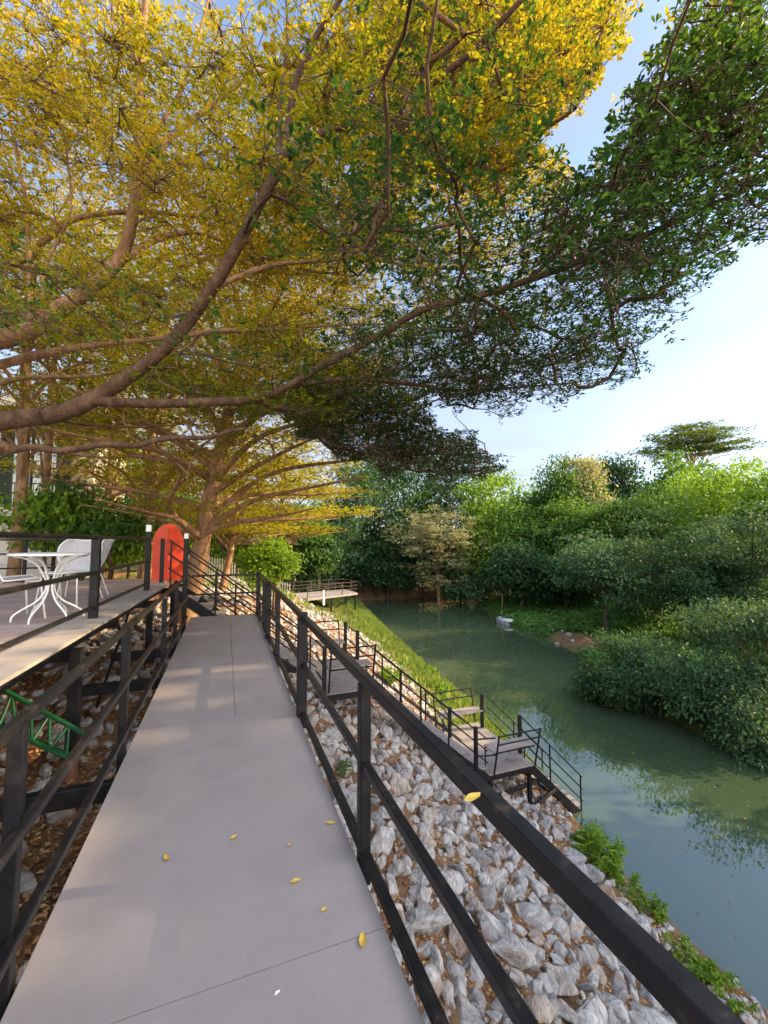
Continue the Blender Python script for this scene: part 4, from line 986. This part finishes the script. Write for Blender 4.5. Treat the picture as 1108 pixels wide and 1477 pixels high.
toB |= (c[:, 2] > 7.4)
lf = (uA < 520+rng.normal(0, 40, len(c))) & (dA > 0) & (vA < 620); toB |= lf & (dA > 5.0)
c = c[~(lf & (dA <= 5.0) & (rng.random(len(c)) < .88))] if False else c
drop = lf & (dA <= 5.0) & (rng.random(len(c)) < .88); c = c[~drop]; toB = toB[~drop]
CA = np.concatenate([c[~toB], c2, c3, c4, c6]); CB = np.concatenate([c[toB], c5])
def crown_of(root, paths, targets, lm, bark, lsize, tbase, ns=14):
    skel = []
    for pts, rads in paths:
        q, _ = smooth_path(pts, rads); skel += [tuple(s_) for s_ in q[5:]]
    segs, nodes = grow(skel, targets, .0045, .45, 2.0)
    tipc = np.repeat(nodes, ns, 0); offs = rng.normal(0, 1, (len(tipc), 3))*np.array([.33, .33, .05]); offs = np.clip(offs, -.62, .62); tips = tipc+offs
    tu, tv, td = project(tips); okk = ~((td > .4) & (tu > -40) & (tu < 1150) & (tv > -40) & (~inmask(tu, tv) | inhole(tu, tv)))
    okk &= ~((td < 2.3) & (td > -.5))
    tips = tips[okk]; tipc = tipc[okk]; offs = offs[okk]
    Vt, Ft = join_tubes(segs, 6); tag(npmesh('branches', Vt, Ft, 4, bark, root, None, True), kind='stuff')
    tk = np.ones(len(tips), bool)
    for f_ in (.2, .4, .6, .8):
        mu, mv, md = project(tipc*(1-f_)+tips*f_); tk &= ~((md > 0) & inpoly(mu, mv, HOLE)) & ~((md > .4) & (mu > 420) & (mu < 1150) & (mv > 300) & (mv < 610) & ~inpoly(mu, mv, MASK) & ~inpoly(mu, mv, LOBE))
    Vt, Ft = join_tubes([(a, b, .0042, .002) for a, b in zip(tipc[tk][::2], tips[tk][::2])], 3); tag(npmesh('twigs', Vt, Ft, 4, M['bark_dark'], root, None, True), kind='stuff')
    cc, ax, nr, ln = rosettes(tips, offs/np.linalg.norm(offs, axis=1, keepdims=True), 6, lsize, .35, .18)
    tn = tbase+.35*vnoise(cc, .5)+rng.normal(0, .15, len(cc))+np.clip(.10*(cc[:, 2]-5)-.045*(cc[:, 0]-1), -.25, .22)  # tint runs yellower upward and leftward, putting sun glow into leaf colour
    leaf_mesh('crown', cc, ax, nr, ln, ln*.44, lm, root, tn); print('tree', len(nodes), len(cc))
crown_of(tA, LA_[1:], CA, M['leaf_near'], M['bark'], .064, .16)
crown_of(tB, LG_[:-1]+[LB[2]], CB, M['leaf_sun_gold'], M['bark_pale'], .066, .3, 28)

# --- tiered trees like it further along the bank
def tiered_tree(base, label, H, Rc, tiers, r0, nspray, leaf, m, bark, lean=(0, 0), fork=.35, nl=5, ns=11, seed=1, spread=.34, group=None, name='tiered_tree', patch=.36, zj=.10):
    rd = random.Random(seed); b = Vector(base); e = empty(name, b, label, 'tree', group)
    top = b+Vector((lean[0], lean[1], H)); fk = b.lerp(top, fork)
    paths = [([b-Vector((0, 0, .3)), b.lerp(fk, .12), b.lerp(fk, .5)+Vector((.05, .03, 0)), fk, b.lerp(top, .7), top], [r0*1.5, r0*1.08, r0*.9, r0*.8, r0*.45, r0*.08])]
    tg = []
    for i, (z, rad) in enumerate(tiers):
        nb = 5
        for k in range(nb):
            a = 2*math.pi*(k+rd.random()*.7)/nb+i*1.1; s = b.lerp(top, max(.2, min(.92, (z*.72)/H))); R2 = rad*rd.uniform(.75, 1.05)
            a2 = a+rd.uniform(-.35, .35); s = s+Vector((0, 0, rd.uniform(-.06, .06)*H)); s2 = s+Vector((math.cos(a2)*R2*.3, math.sin(a2)*R2*.3, (z-(s.z-b.z))*rd.uniform(.4, .8))); s3 = Vector((b.x+lean[0]*.5+math.cos(a)*R2*.65, b.y+lean[1]*.5+math.sin(a)*R2*.65, b.z+z*.97)); s4 = Vector((b.x+lean[0]*.5+math.cos(a)*R2, b.y+lean[1]*.5+math.sin(a)*R2, b.z+z+.1))
            paths.append(([s, s2, s3, s4], [r0*.36, r0*.25, r0*.14, r0*.04]))
    tot = sum(r**2 for _, r in tiers)
    for z, rad in tiers:
        k = int(nspray*rad*rad/tot); th = rng.random(k)*6.283; rr2 = rad*np.sqrt(rng.uniform(.03, 1, k))*(.8+.28*np.sin(th*3+z*2))
        tg.append(np.stack([b.x+lean[0]*.5+rr2*np.cos(th), b.y+lean[1]*.5+rr2*np.sin(th), b.z+z+rng.normal(0, zj, k)+.05*rr2], 1))
    tg = np.concatenate(tg); tg = tg[vnoise(tg+seed, 1.1)+rng.normal(0, .08, len(tg)) > patch]; sk = []
    trunk_mesh('trunk', paths, bark, e, 9)
    for pts, rads in paths[1:]:
        q, _ = smooth_path(pts, rads, 4); sk += [tuple(s) for s in q]
    segs, nd = grow(sk, tg, .006, .42, 4)
    Vt, Ft = join_tubes(segs, 5); tag(npmesh('branches', Vt, Ft, 4, bark, e, None, True), kind='stuff')
    tp = np.repeat(nd, ns, 0); of = rng.normal(0, 1, tp.shape)*np.array([spread, spread, .07]); tp = tp+of
    uu, vv, dd = project(tp); 
    cc, ax, nr, ln = rosettes(tp, of/np.linalg.norm(of, axis=1, keepdims=True), nl, leaf, .35, .15)
    leaf_mesh('crown', cc, ax, nr, ln, ln*.46, m, e, rng.normal(.5, .25, len(cc)), full=False)
    return e
def at_ground(u, Z):
    r = ray(u, 780); return Vector((r[0]*Z, r[1]*Z, Tz(r[0]*Z, r[1]*Z)))
tiered_tree(at_ground(268, 11.2), 'golden layered tree with a thick leaning trunk right of the red board', 11, 5.2, [(2.9, 3.6), (3.7, 4.6), (4.6, 5.2), (5.8, 5.2), (7.2, 4.8), (8.8, 4.0), (10.4, 2.6)], .27, 1150, .085, M['leaf_sun_gold'], M['bark_pale'], (1.9, -.2), .28, seed=3)
tiered_tree(at_ground(211, 14.5), 'tall golden layered tree with an upright trunk left of the red board', 13, 5.0, [(4.2, 3.6), (5.4, 4.6), (7, 5.0), (8.8, 4.8), (10.6, 4.2), (12.4, 3)], .22, 800, .12, M['leaf_sun_gold'], M['bark_pale'], (.1, 0), .5, seed=5)
tiered_tree(at_ground(322, 17.5), 'slender leaning golden tree in front of the pale picket fence', 8.5, 4.4, [(2.6, 3.0), (3.3, 4.2), (4.3, 4.4), (5.6, 4.0), (7.2, 3.0)], .15, 650, .13, M['leaf_sun_gold'], M['bark_pale'], (1.2, 0), .4, seed=8)
tiered_tree(at_ground(150, 19), 'golden layered tree in the garden beyond the broad-leaved bush', 12, 5.5, [(4.5, 4.5), (6, 5.5), (8, 5.5), (10, 4.5), (11.5, 3)], .2, 600, .15, M['leaf_sun_gold'], M['bark_pale'], (.3, 0), .4, seed=9)
tiered_tree(at_ground(22, 9.5), 'tree with a straight orange-lit trunk at the far left edge behind the deck', 10, 4.2, [(5.0, 3.2), (6.6, 4.2), (8.4, 4.0), (9.8, 2.8)], .13, 380, .09, M['leaf_sun_gold'], M['bark_pale'], (-.1, .3), .6, seed=11)
tiered_tree(at_ground(52, 12), 'thin-trunked tree standing between the left edge and the broad-leaved bush', 11, 4.2, [(5.2, 3.0), (7, 4.2), (9, 4.0), (10.6, 2.8)], .12, 380, .10, M['leaf_sun_gold'], M['bark_pale'], (.2, .3), .6, seed=12)
tiered_tree(at_ground(400, 27), 'far golden layered tree spreading above the bright round bush', 10, 6, [(4.0, 4.6), (5.0, 6.0), (6.4, 6.0), (8.0, 4.8), (9.6, 3)], .22, 600, .20, M['leaf_sun_gold'], M['bark_pale'], (.4, 0), .4, seed=14, spread=.5)

# --- bushy trees and shrubs
def bushy(base, label, rx, rz, zc, m, nleaf, leaf, bark, cat='tree', name='bushy_tree', lobes=11, seed=1, droop=.0, fill=.72, trunks=1, r0=.2, group=None, ry=None, vines=0, flat=0):
    rd = random.Random(seed); b = Vector(base); e = empty(name, b, label, cat, group); ry = ry or rx*.85
    lc = []
    for i in range(lobes):
        a = 2.4*i+rd.random(); q = math.sqrt((i+.5)/lobes)*.72; zz = rd.uniform(-.62, .62)*(1-.3*q)
        if flat: zz = .35*(1-q*q)+rd.uniform(-.12, .1)
        s = rd.uniform(.30, .48)*(1.15-.35*q)
        lc.append((b.x+rx*q*math.cos(a), b.y+ry*q*math.sin(a), zc+rz*zz, s))
    li = rng.integers(0, lobes, nleaf); L = np.array(lc)[li]
    dirs = randdir(nleaf); rad = rng.uniform(fill, 1.0, nleaf)
    # lumpy lobes: leaf sprays bunch together
    bump = 1+.28*(vnoise(dirs*3+L[:, :3], 1.6)-.5)*2
    c = L[:, :3]+dirs*(L[:, 3:4]*rad[:, None]*bump[:, None])*np.array([rx, ry, rz*(1.0 if not flat else .5)])
    # sprays: jitter clusters
    ncl = max(8, nleaf//(60 if droop > .4 else 38)); ci = rng.integers(0, nleaf, ncl); cl = c[ci]; pick = rng.integers(0, ncl, nleaf)
    c = cl[pick]+rng.normal(0, 1, (nleaf, 3))*leaf*np.array([1.75, 1.75, .6])
    gz = T(c[:, 0], c[:, 1]); c[:, 2] = np.maximum(c[:, 2], np.maximum(gz, WZ)+.05+rng.random(nleaf)*.2)
    tone = rng.normal(0, .16, ncl)[pick]
    outd = (c-np.array([b.x, b.y, zc])); outd /= np.linalg.norm(outd, axis=1, keepdims=True)+1e-6
    ax = outd*.45+rng.normal(0, .7, (nleaf, 3)); ax[:, 2] += -.15-droop
    nr = np.stack([rng.normal(0, .5, nleaf), rng.normal(0, .5, nleaf), np.ones(nleaf)], 1)+outd*.6
    ll = leaf*rng.uniform(.6, 1.25, nleaf)
    leaf_mesh('crown', c, ax, nr, ll, ll*(.42 if droop > .4 else .56), m, e, .45+tone+rng.normal(0, .16, nleaf), full=False)
    paths = []
    for k in range(trunks):
        a = rd.random()*6.28; f = b+Vector((math.cos(a), math.sin(a), 0))*(.25*rx if trunks > 1 else 0); f.z = Tz(f.x, f.y)-.3
        fork = f+Vector((rd.uniform(-.1, .1)*rx, rd.uniform(-.1, .1)*rx, (zc-rz*.45-f.z)*.9)); paths.append(([f, f.lerp(fork, .5)+Vector((rd.uniform(-.05, .05)*rx, 0, 0)), fork], [r0*1.3, r0, r0*.8]))
        for (x, y, z, s) in lc[k::trunks]:
            paths.append(([fork, fork.lerp(Vector((x, y, z)), .5)+Vector((0, 0, .08*rz)), Vector((x, y, z))], [r0*.6, r0*.4, r0*.12]))
    trunk_mesh('trunk', paths, bark, e, 6)
    if vines:
        n2 = vines; a = rng.random(n2)*6.283; x = b.x+rx*.95*np.cos(a)*rng.uniform(.6, 1, n2); y = b.y+ry*.95*np.sin(a)*rng.uniform(.6, 1, n2); z = zc+rng.uniform(-.3, .4, n2)*rz
        ln = rng.uniform(.5, 1.6, n2)*rz*.9; z2 = np.maximum(z-ln, np.maximum(T(x, y), WZ)+.1)
        Vt, Ft = join_tubes([((x[i], y[i], z[i]), (x[i]+rng.normal(0, .1), y[i], z2[i]), .03, .02) for i in range(n2)], 4)
        npmesh('vines', Vt, Ft, 4, bark, e, None, True)
        m2 = n2*42; i = rng.integers(0, n2, m2); t = rng.random(m2); cv = np.stack([x[i], y[i], z[i]+(z2[i]-z[i])*t], 1)+rng.normal(0, .13, (m2, 3))
        leaf_mesh('vine_leaves', cv, np.stack([rng.normal(0, .5, m2), rng.normal(0, .5, m2), -np.ones(m2)], 1), randdir(m2), leaf*.8*np.ones(m2), leaf*.4*np.ones(m2), m, e, full=False)
    return e
def far_tree(u, vtop, w, Z, m, label, nleaf=9500, vb=None, **k):
    """crown centred on picture column u, top at row vtop, half width w picture units at distance Z"""
    g = at_ground(u, Z); top = EYE+(HZ-vtop-3)/F*Z; rx = w/F*Z; base = max(g.z, WZ-.3)
    bot = (EYE+(HZ-vb)/F*Z) if vb else base+.15*(top-base)
    rz = (top-bot)/2; zc = (top+bot)/2
    return bushy((g.x, g.y, base), label, rx*1.1, rz*1.2, zc, m, nleaf, k.pop('leaf', Z*.0088), k.pop('bark', M['bark_dark']), r0=k.pop('r0', .16), **k)
# garden side
bushy(at_ground(388, 15.2), 'bright round leafy bush at the end of the garden path', .95, 1.35, .55, M['leaf_bright'], 9000, .13, M['bark'], 'shrub', 'round_shrub', 7, 3, fill=.3, trunks=3, r0=.05)
def bl(u, Z, rx, zc, rz, lb, s, m='leaf_mid'): bushy(at_ground(u, Z), lb, rx, rz, zc, M[m], 2600, .19, M['bark'], 'shrub', 'broadleaf_shrub', 8, s, droop=.55, fill=.2, trunks=3, r0=.05)
bl(140, 10.5, 1.25, 2.35, 1.15, 'dark broad-leaved bush behind the deck with drooping leaves', 21, 'leaf_mid')
bl(75, 10.2, .95, 2.1, .9, 'paler drooping-leaved bush at the left, next to the dark one', 22, 'leaf_bright')
bl(175, 12.5, 1.0, 1.6, .8, 'light green bush between the dark one and the tall upright trunk', 23, 'leaf_bright')
garden = [(110, 640, 60, 21, 'leaf_mid', 'green garden tree behind the drooping-leaved bushes'), (240, 650, 55, 24, 'leaf_bright', 'yellow-green garden tree between the two golden trunks'), (330, 690, 50, 26, 'leaf_bright', 'low yellow-green tree behind the slender leaning trunk'),
          (30, 600, 70, 30, 'leaf_mid', 'green tree behind the garden house'), (180, 590, 70, 33, 'leaf_mid', 'tall green tree at the back of the garden'), (270, 660, 70, 38, 'leaf_mid', 'distant green tree at the back of the garden, right of the tall one'),
          (345, 720, 50, 34, 'leaf_bright', 'low bright tree above the brown-roofed shelter')]
for i, (u, vt, w, Z, m, lb) in enumerate(garden): far_tree(u, vt, w, Z, M[m], lb, 5500, seed=30+i)
# end of the river
endt = [(425, 690, 50, 42, 'leaf_mid', 'green tree left of the river dock', {}), (480, 665, 55, 50, 'leaf_dark', 'dark tree behind the river dock', {}), (535, 655, 50, 58, 'leaf_dark', 'dark tree at the head of the river, left of the pale straggly tree', dict(vines=30)),
        (590, 640, 60, 64, 'leaf_mid', 'tall green tree behind the pale straggly tree', {}), (660, 650, 60, 62, 'leaf_dark', 'dark tree at the river bend, behind the vine-hung one', dict(vines=25)),
        (705, 680, 45, 52, 'leaf_bright', 'bright vine-hung tree at the river bend', dict(vines=70)), (500, 770, 45, 54, 'leaf_dark', 'dark shrubby tree at the head of the river, low behind the dock', {}),
        (560, 785, 40, 55, 'leaf_dark', 'low dark shrub at the foot of the end bank', {}), (665, 790, 50, 52, 'leaf_blue', 'grey-green shrub under the vine-hung tree', {}), (740, 740, 45, 50, 'leaf_mid', 'mid green tree right of the vine-hung one', dict(vines=30)),
        (445, 770, 35, 44, 'leaf_dark', 'dark bush right of the bright round bush', dict(vines=40)), (610, 745, 60, 57, 'leaf_dark', 'dark tree low behind the pale straggly tree', {})]
for i, (u, vt, w, Z, m, lb, kw) in enumerate(endt): far_tree(u, vt, w, Z, M[m], lb, 8500, seed=50+i, **kw)
tiered_tree(at_ground(632, 50), 'pale straggly tree with bare limbs leaning over the head of the river', 12.5, 5, [(4.5, 3.5), (6.2, 4.5), (8.0, 6.0), (9.6, 6.2), (11.3, 4.5)], .22, 620, .30, M['leaf_khaki'], M['bark_pale'], (-.5, -1), .25, ns=8, nl=4, seed=41, spread=.5, name='straggly_tree', patch=.44, zj=.75)
# right bank
rb_ = [(1002, 658, 48, 70, 'leaf_mid', 'green skyline tree directly under the umbrella-shaped crown', {}), (760, 688, 38, 58, 'leaf_bright', 'small yellow-green tree on the skyline right of the vine-hung tree', {}), (818, 648, 50, 54, 'leaf_mid', 'round-topped green tree on the skyline', {}), (848, 650, 28, 55, 'leaf_khaki', 'olive brown tree top touching the round-topped skyline tree', {}),
       (900, 652, 42, 72, 'leaf_dark', 'dark far tree on the skyline left of the umbrella-shaped tree', {}), (955, 655, 40, 66, 'leaf_mid', 'green tree on the skyline just below the umbrella-shaped tree', {}),
       (1040, 664, 75, 46, 'leaf_bright', 'sunlit bright-topped tree at the right, below the umbrella-shaped tree', {}), (950, 692, 70, 44, 'leaf_mid', 'broad green tree left of the sunlit bright-topped one', dict(vines=20)), (1110, 660, 60, 40, 'leaf_bright', 'bright-topped tree at the right edge of the picture', {}),
       (870, 722, 65, 46, 'leaf_mid', 'creeper-covered green tree in the middle of the far bank', dict(vines=60)), (795, 722, 55, 48, 'leaf_mid', 'green tree hung with creepers above the boat', dict(vines=50)), (750, 785, 45, 44, 'leaf_dark', 'dark undergrowth tree behind the boat', {}),
       (870, 765, 75, 33, 'leaf_blue', 'blue-green tree with hanging tiers over the green shelf', dict(droop=.3)), (1000, 730, 90, 30, 'leaf_dark', 'large dark shaded tree on the right bank', {}), (1085, 720, 80, 27, 'leaf_blue', 'large blue-green tree rising at the right edge of the picture', {}),
       (950, 790, 60, 36, 'leaf_dark', 'dark tree in deep shade behind the green shelf', {}), (1020, 810, 70, 27, 'leaf_dark', 'dark shaded shrub behind the pale drooping bushes', {}), (815, 800, 40, 42, 'leaf_dark', 'small dark tree behind the left end of the green shelf', {})]
for i, (u, vt, w, Z, m, lb, kw) in enumerate(rb_): far_tree(u, vt, w, Z, M[m], lb, 11000, seed=80+i, **kw)
ug = at_ground(1003, 85)
tiered_tree(ug, 'umbrella-shaped tree standing highest on the far skyline', 24-ug.z, 11, [(19.6-ug.z, 11.0), (21.2-ug.z, 10.8), (22.6-ug.z, 9.2), (24.0-ug.z, 6.8), (25.2-ug.z, 4.0)], .38, 400, .48, M['leaf_khaki2'], M['bark_pale'], (0, 0), .5, ns=12, nl=5, seed=61, spread=1.0, name='umbrella_tree', patch=.42)
fb = [(1075, 838, 85, 18.5, 990, 'leaf_blue', 'pale drooping bush at the right edge, upper part of the thicket by the water'), (945, 900, 85, 19.5, 1015, 'leaf_blue', 'drooping bush overhanging the river right of the green shelf'),
      (1030, 920, 95, 17.3, 1062, 'leaf_blue', 'blue-green drooping bush in the middle of the waterside thicket'), (1095, 985, 70, 15.6, 1112, 'leaf_blue', 'green bush dipping into the water at the right edge'), (880, 945, 50, 20.5, 1005, 'leaf_dark', 'dark small bush at the left tip of the waterside thicket')]
for i, (u, vt, w, Z, vb_, m, lb) in enumerate(fb): far_tree(u, vt, w, Z, M[m], lb, 11000, vb=vb_, seed=120+i, droop=.45, cat='shrub', name='drooping_shrub', leaf=.20, fill=.3, lobes=12, r0=.07, trunks=2)
# unseen trees added outside the frame on the right bank to shade river and walkway
for i, (x, y, top, rx, lb) in enumerate([(26, 2.5, 18.6, 5, 'unseen tall tree added for shade on the far bank opposite the walkway'), (26.5, -3, 19.3, 5.5, 'tallest unseen tree added for shade on the far bank behind the viewer'), (27, -9, 19, 5.5, 'unseen tall tree added for shade on the far bank well behind the viewer'),
    (27, -16, 17, 5.5, 'unseen tall tree added for shade on the far bank furthest behind the viewer')]):
    z0 = Tz(x, y); bushy((x, y, z0), lb, rx, (top-z0)*.48, z0+(top-z0)*.52, M['leaf_mid'], 16000, .55, M['bark_dark'], seed=140+i, r0=.3, fill=.2, lobes=20)

# floating leaves, driftwood and a stone on the far shelf
q = np.stack([rng.uniform(560, 1100, 150), rng.uniform(880, 1440, 150)], 1); pts = np.array([G(a, b, WZ+.006) for a, b in q]); k = (pts[:, 0] > xw(pts[:, 1])+.3) & (pts[:, 0] < xf(pts[:, 1])-.3); pts = pts[k]; n = len(pts); a = rng.random(n)*6.28
tag(leaf_mesh('floating_leaves', pts, np.stack([np.cos(a), np.sin(a), 0*a], 1), np.tile([0, 0, 1.], (n, 1)), rng.uniform(.03, .09, n), rng.uniform(.02, .05, n), M['litter'], full=False), 'small dead leaves floating on the river', None, None, 'stuff')
def branch_obj(uvs, r, label):
    p = [G(u, v, WZ+.05)+Vector((0, 0, h)) for u, v, h in uvs]; t, rr2 = smooth_path(p, [r*(1-.8*i/(len(p)-1)) for i in range(len(p))], 5)
    mb = MB(); mb.tube(t, rr2, 7); mb.tube([p[1], p[1].lerp(p[2], .5)+Vector((.2, -.1, .35)), p[2]+Vector((.4, 0, .6))], [r*.5, r*.35, r*.1], 6)
    tag(mb.build('fallen_branch', M['bark_pale'], None, True), label, 'branch')
branch_obj([(960, 1015, .3), (930, 1012, .15), (905, 1020, .05), (870, 1018, .02)], .05, 'pale bare branch lying in the water below the drooping bushes')
branch_obj([(1080, 1085, .4), (1040, 1062, .2), (1010, 1052, .08), (985, 1050, .02)], .04, 'thin bare branch reaching out of the thicket at the right edge over the water')

# ================================================================== LIGHT, SKY, CAMERA
SUN_EL, SUN_AZ = R(27), R(101)       # azimuth from +Y towards +X
sd = Vector((math.sin(SUN_AZ)*math.cos(SUN_EL), math.cos(SUN_AZ)*math.cos(SUN_EL), math.sin(SUN_EL)))
sl = bpy.data.lights.new('sun', 'SUN'); sl.energy = 5; sl.angle = R(.6); sl.color = (1, .74, .42)
so = bpy.data.objects.new('sun', sl); COL.objects.link(so); so.rotation_euler = (-sd).to_track_quat('-Z', 'Y').to_euler()
SKYB = 4.6  # strength of the fill glow added to the unseen sky
world = bpy.data.worlds.new('World'); scene.world = world; world.use_nodes = True; nt = world.node_tree; L = nt.links.new
bg = nt.nodes['Background']; sk = N(nt, 'ShaderNodeTexSky', sky_type='NISHITA'); sk.sun_disc = False; sk.sun_elevation = SUN_EL; sk.sun_rotation = SUN_AZ
sk.air_density = 1.0; sk.dust_density = .6; sk.ozone_density = 2.0
tc = N(nt, 'ShaderNodeTexCoord'); mp = N(nt, 'ShaderNodeMapping'); mp.inputs['Scale'].default_value = (1, 1, 2.6); L(tc.outputs['Generated'], mp.inputs[0])
nz = N(nt, 'ShaderNodeTexNoise', Scale=1.7, Detail=7, Roughness=.55, Distortion=.3); L(mp.outputs[0], nz.inputs[0])
sx = N(nt, 'ShaderNodeSeparateXYZ'); L(tc.outputs['Generated'], sx.inputs[0])
lo = N(nt, 'ShaderNodeMapRange'); lo.inputs[1].default_value = .75; lo.inputs[2].default_value = 0; lo.inputs[3].default_value = 0; lo.inputs[4].default_value = .55; L(sx.outputs['Z'], lo.inputs[0])
cr = ramp(nt, [(.38, (0, 0, 0)), (.75, (.6, .6, .6))]); L(nz.outputs[0], cr.inputs[0])
ad = N(nt, 'ShaderNodeMath', operation='ADD', use_clamp=True); L(cr.outputs[0], ad.inputs[0]); L(lo.outputs[0], ad.inputs[1])
mx = N(nt, 'ShaderNodeMix', data_type='RGBA'); L(ad.outputs[0], mx.inputs[0]); L(sk.outputs[0], mx.inputs[6]); mx.inputs[7].default_value = (1.75, 1.8, 2.25, 1)
BD = Vector((math.sin(R(165)), math.cos(R(165)), .45)).normalized()      # centre of extra sky glow added out of view behind the viewer as fill
dp = N(nt, 'ShaderNodeVectorMath', operation='DOT_PRODUCT'); L(tc.outputs['Generated'], dp.inputs[0]); dp.inputs[1].default_value = BD
br_ = N(nt, 'ShaderNodeMapRange', interpolation_type='SMOOTHSTEP'); br_.inputs[1].default_value = .05; br_.inputs[2].default_value = .8; br_.inputs[3].default_value = 1; br_.inputs[4].default_value = SKYB; L(dp.outputs['Value'], br_.inputs[0])
wr = N(nt, 'ShaderNodeMapRange', interpolation_type='SMOOTHSTEP'); wr.inputs[1].default_value = .0; wr.inputs[2].default_value = .6; L(dp.outputs['Value'], wr.inputs[0])
wc = N(nt, 'ShaderNodeMix', data_type='RGBA', blend_type='MULTIPLY'); L(wr.outputs[0], wc.inputs[0]); L(mx.outputs[2], wc.inputs[6]); wc.inputs[7].default_value = (1.25, 1.0, .74, 1)
vm = N(nt, 'ShaderNodeVectorMath', operation='SCALE'); L(wc.outputs[2], vm.inputs[0]); L(br_.outputs[0], vm.inputs[3])
L(vm.outputs[0], bg.inputs[0]); bg.inputs[1].default_value = .15
cam = bpy.data.cameras.new('camera'); co = bpy.data.objects.new('camera', cam); COL.objects.link(co); scene.camera = co
co.location = (0, 0, EYE); cam.sensor_fit = 'HORIZONTAL'; cam.sensor_width = 36; cam.lens = 36*F/1108; cam.clip_end = 2000; cam.clip_start = .05
fwd = Vector((syw*cp, cyw*cp, sp)); co.rotation_euler = fwd.to_track_quat('-Z', 'Y').to_euler()
cam.shift_y = 0
scene.view_settings.view_transform = 'Standard'; scene.view_settings.look = 'None'; scene.view_settings.exposure = 1.4; scene.view_settings.gamma = 1
scene.render.resolution_x = 768; scene.render.resolution_y = 1024
scene.render.engine = 'CYCLES'; scene.cycles.max_bounces = 8; scene.cycles.transparent_max_bounces = 8; scene.cycles.transmission_bounces = 6; scene.cycles.diffuse_bounces = 4
scene.cycles.use_denoising = True
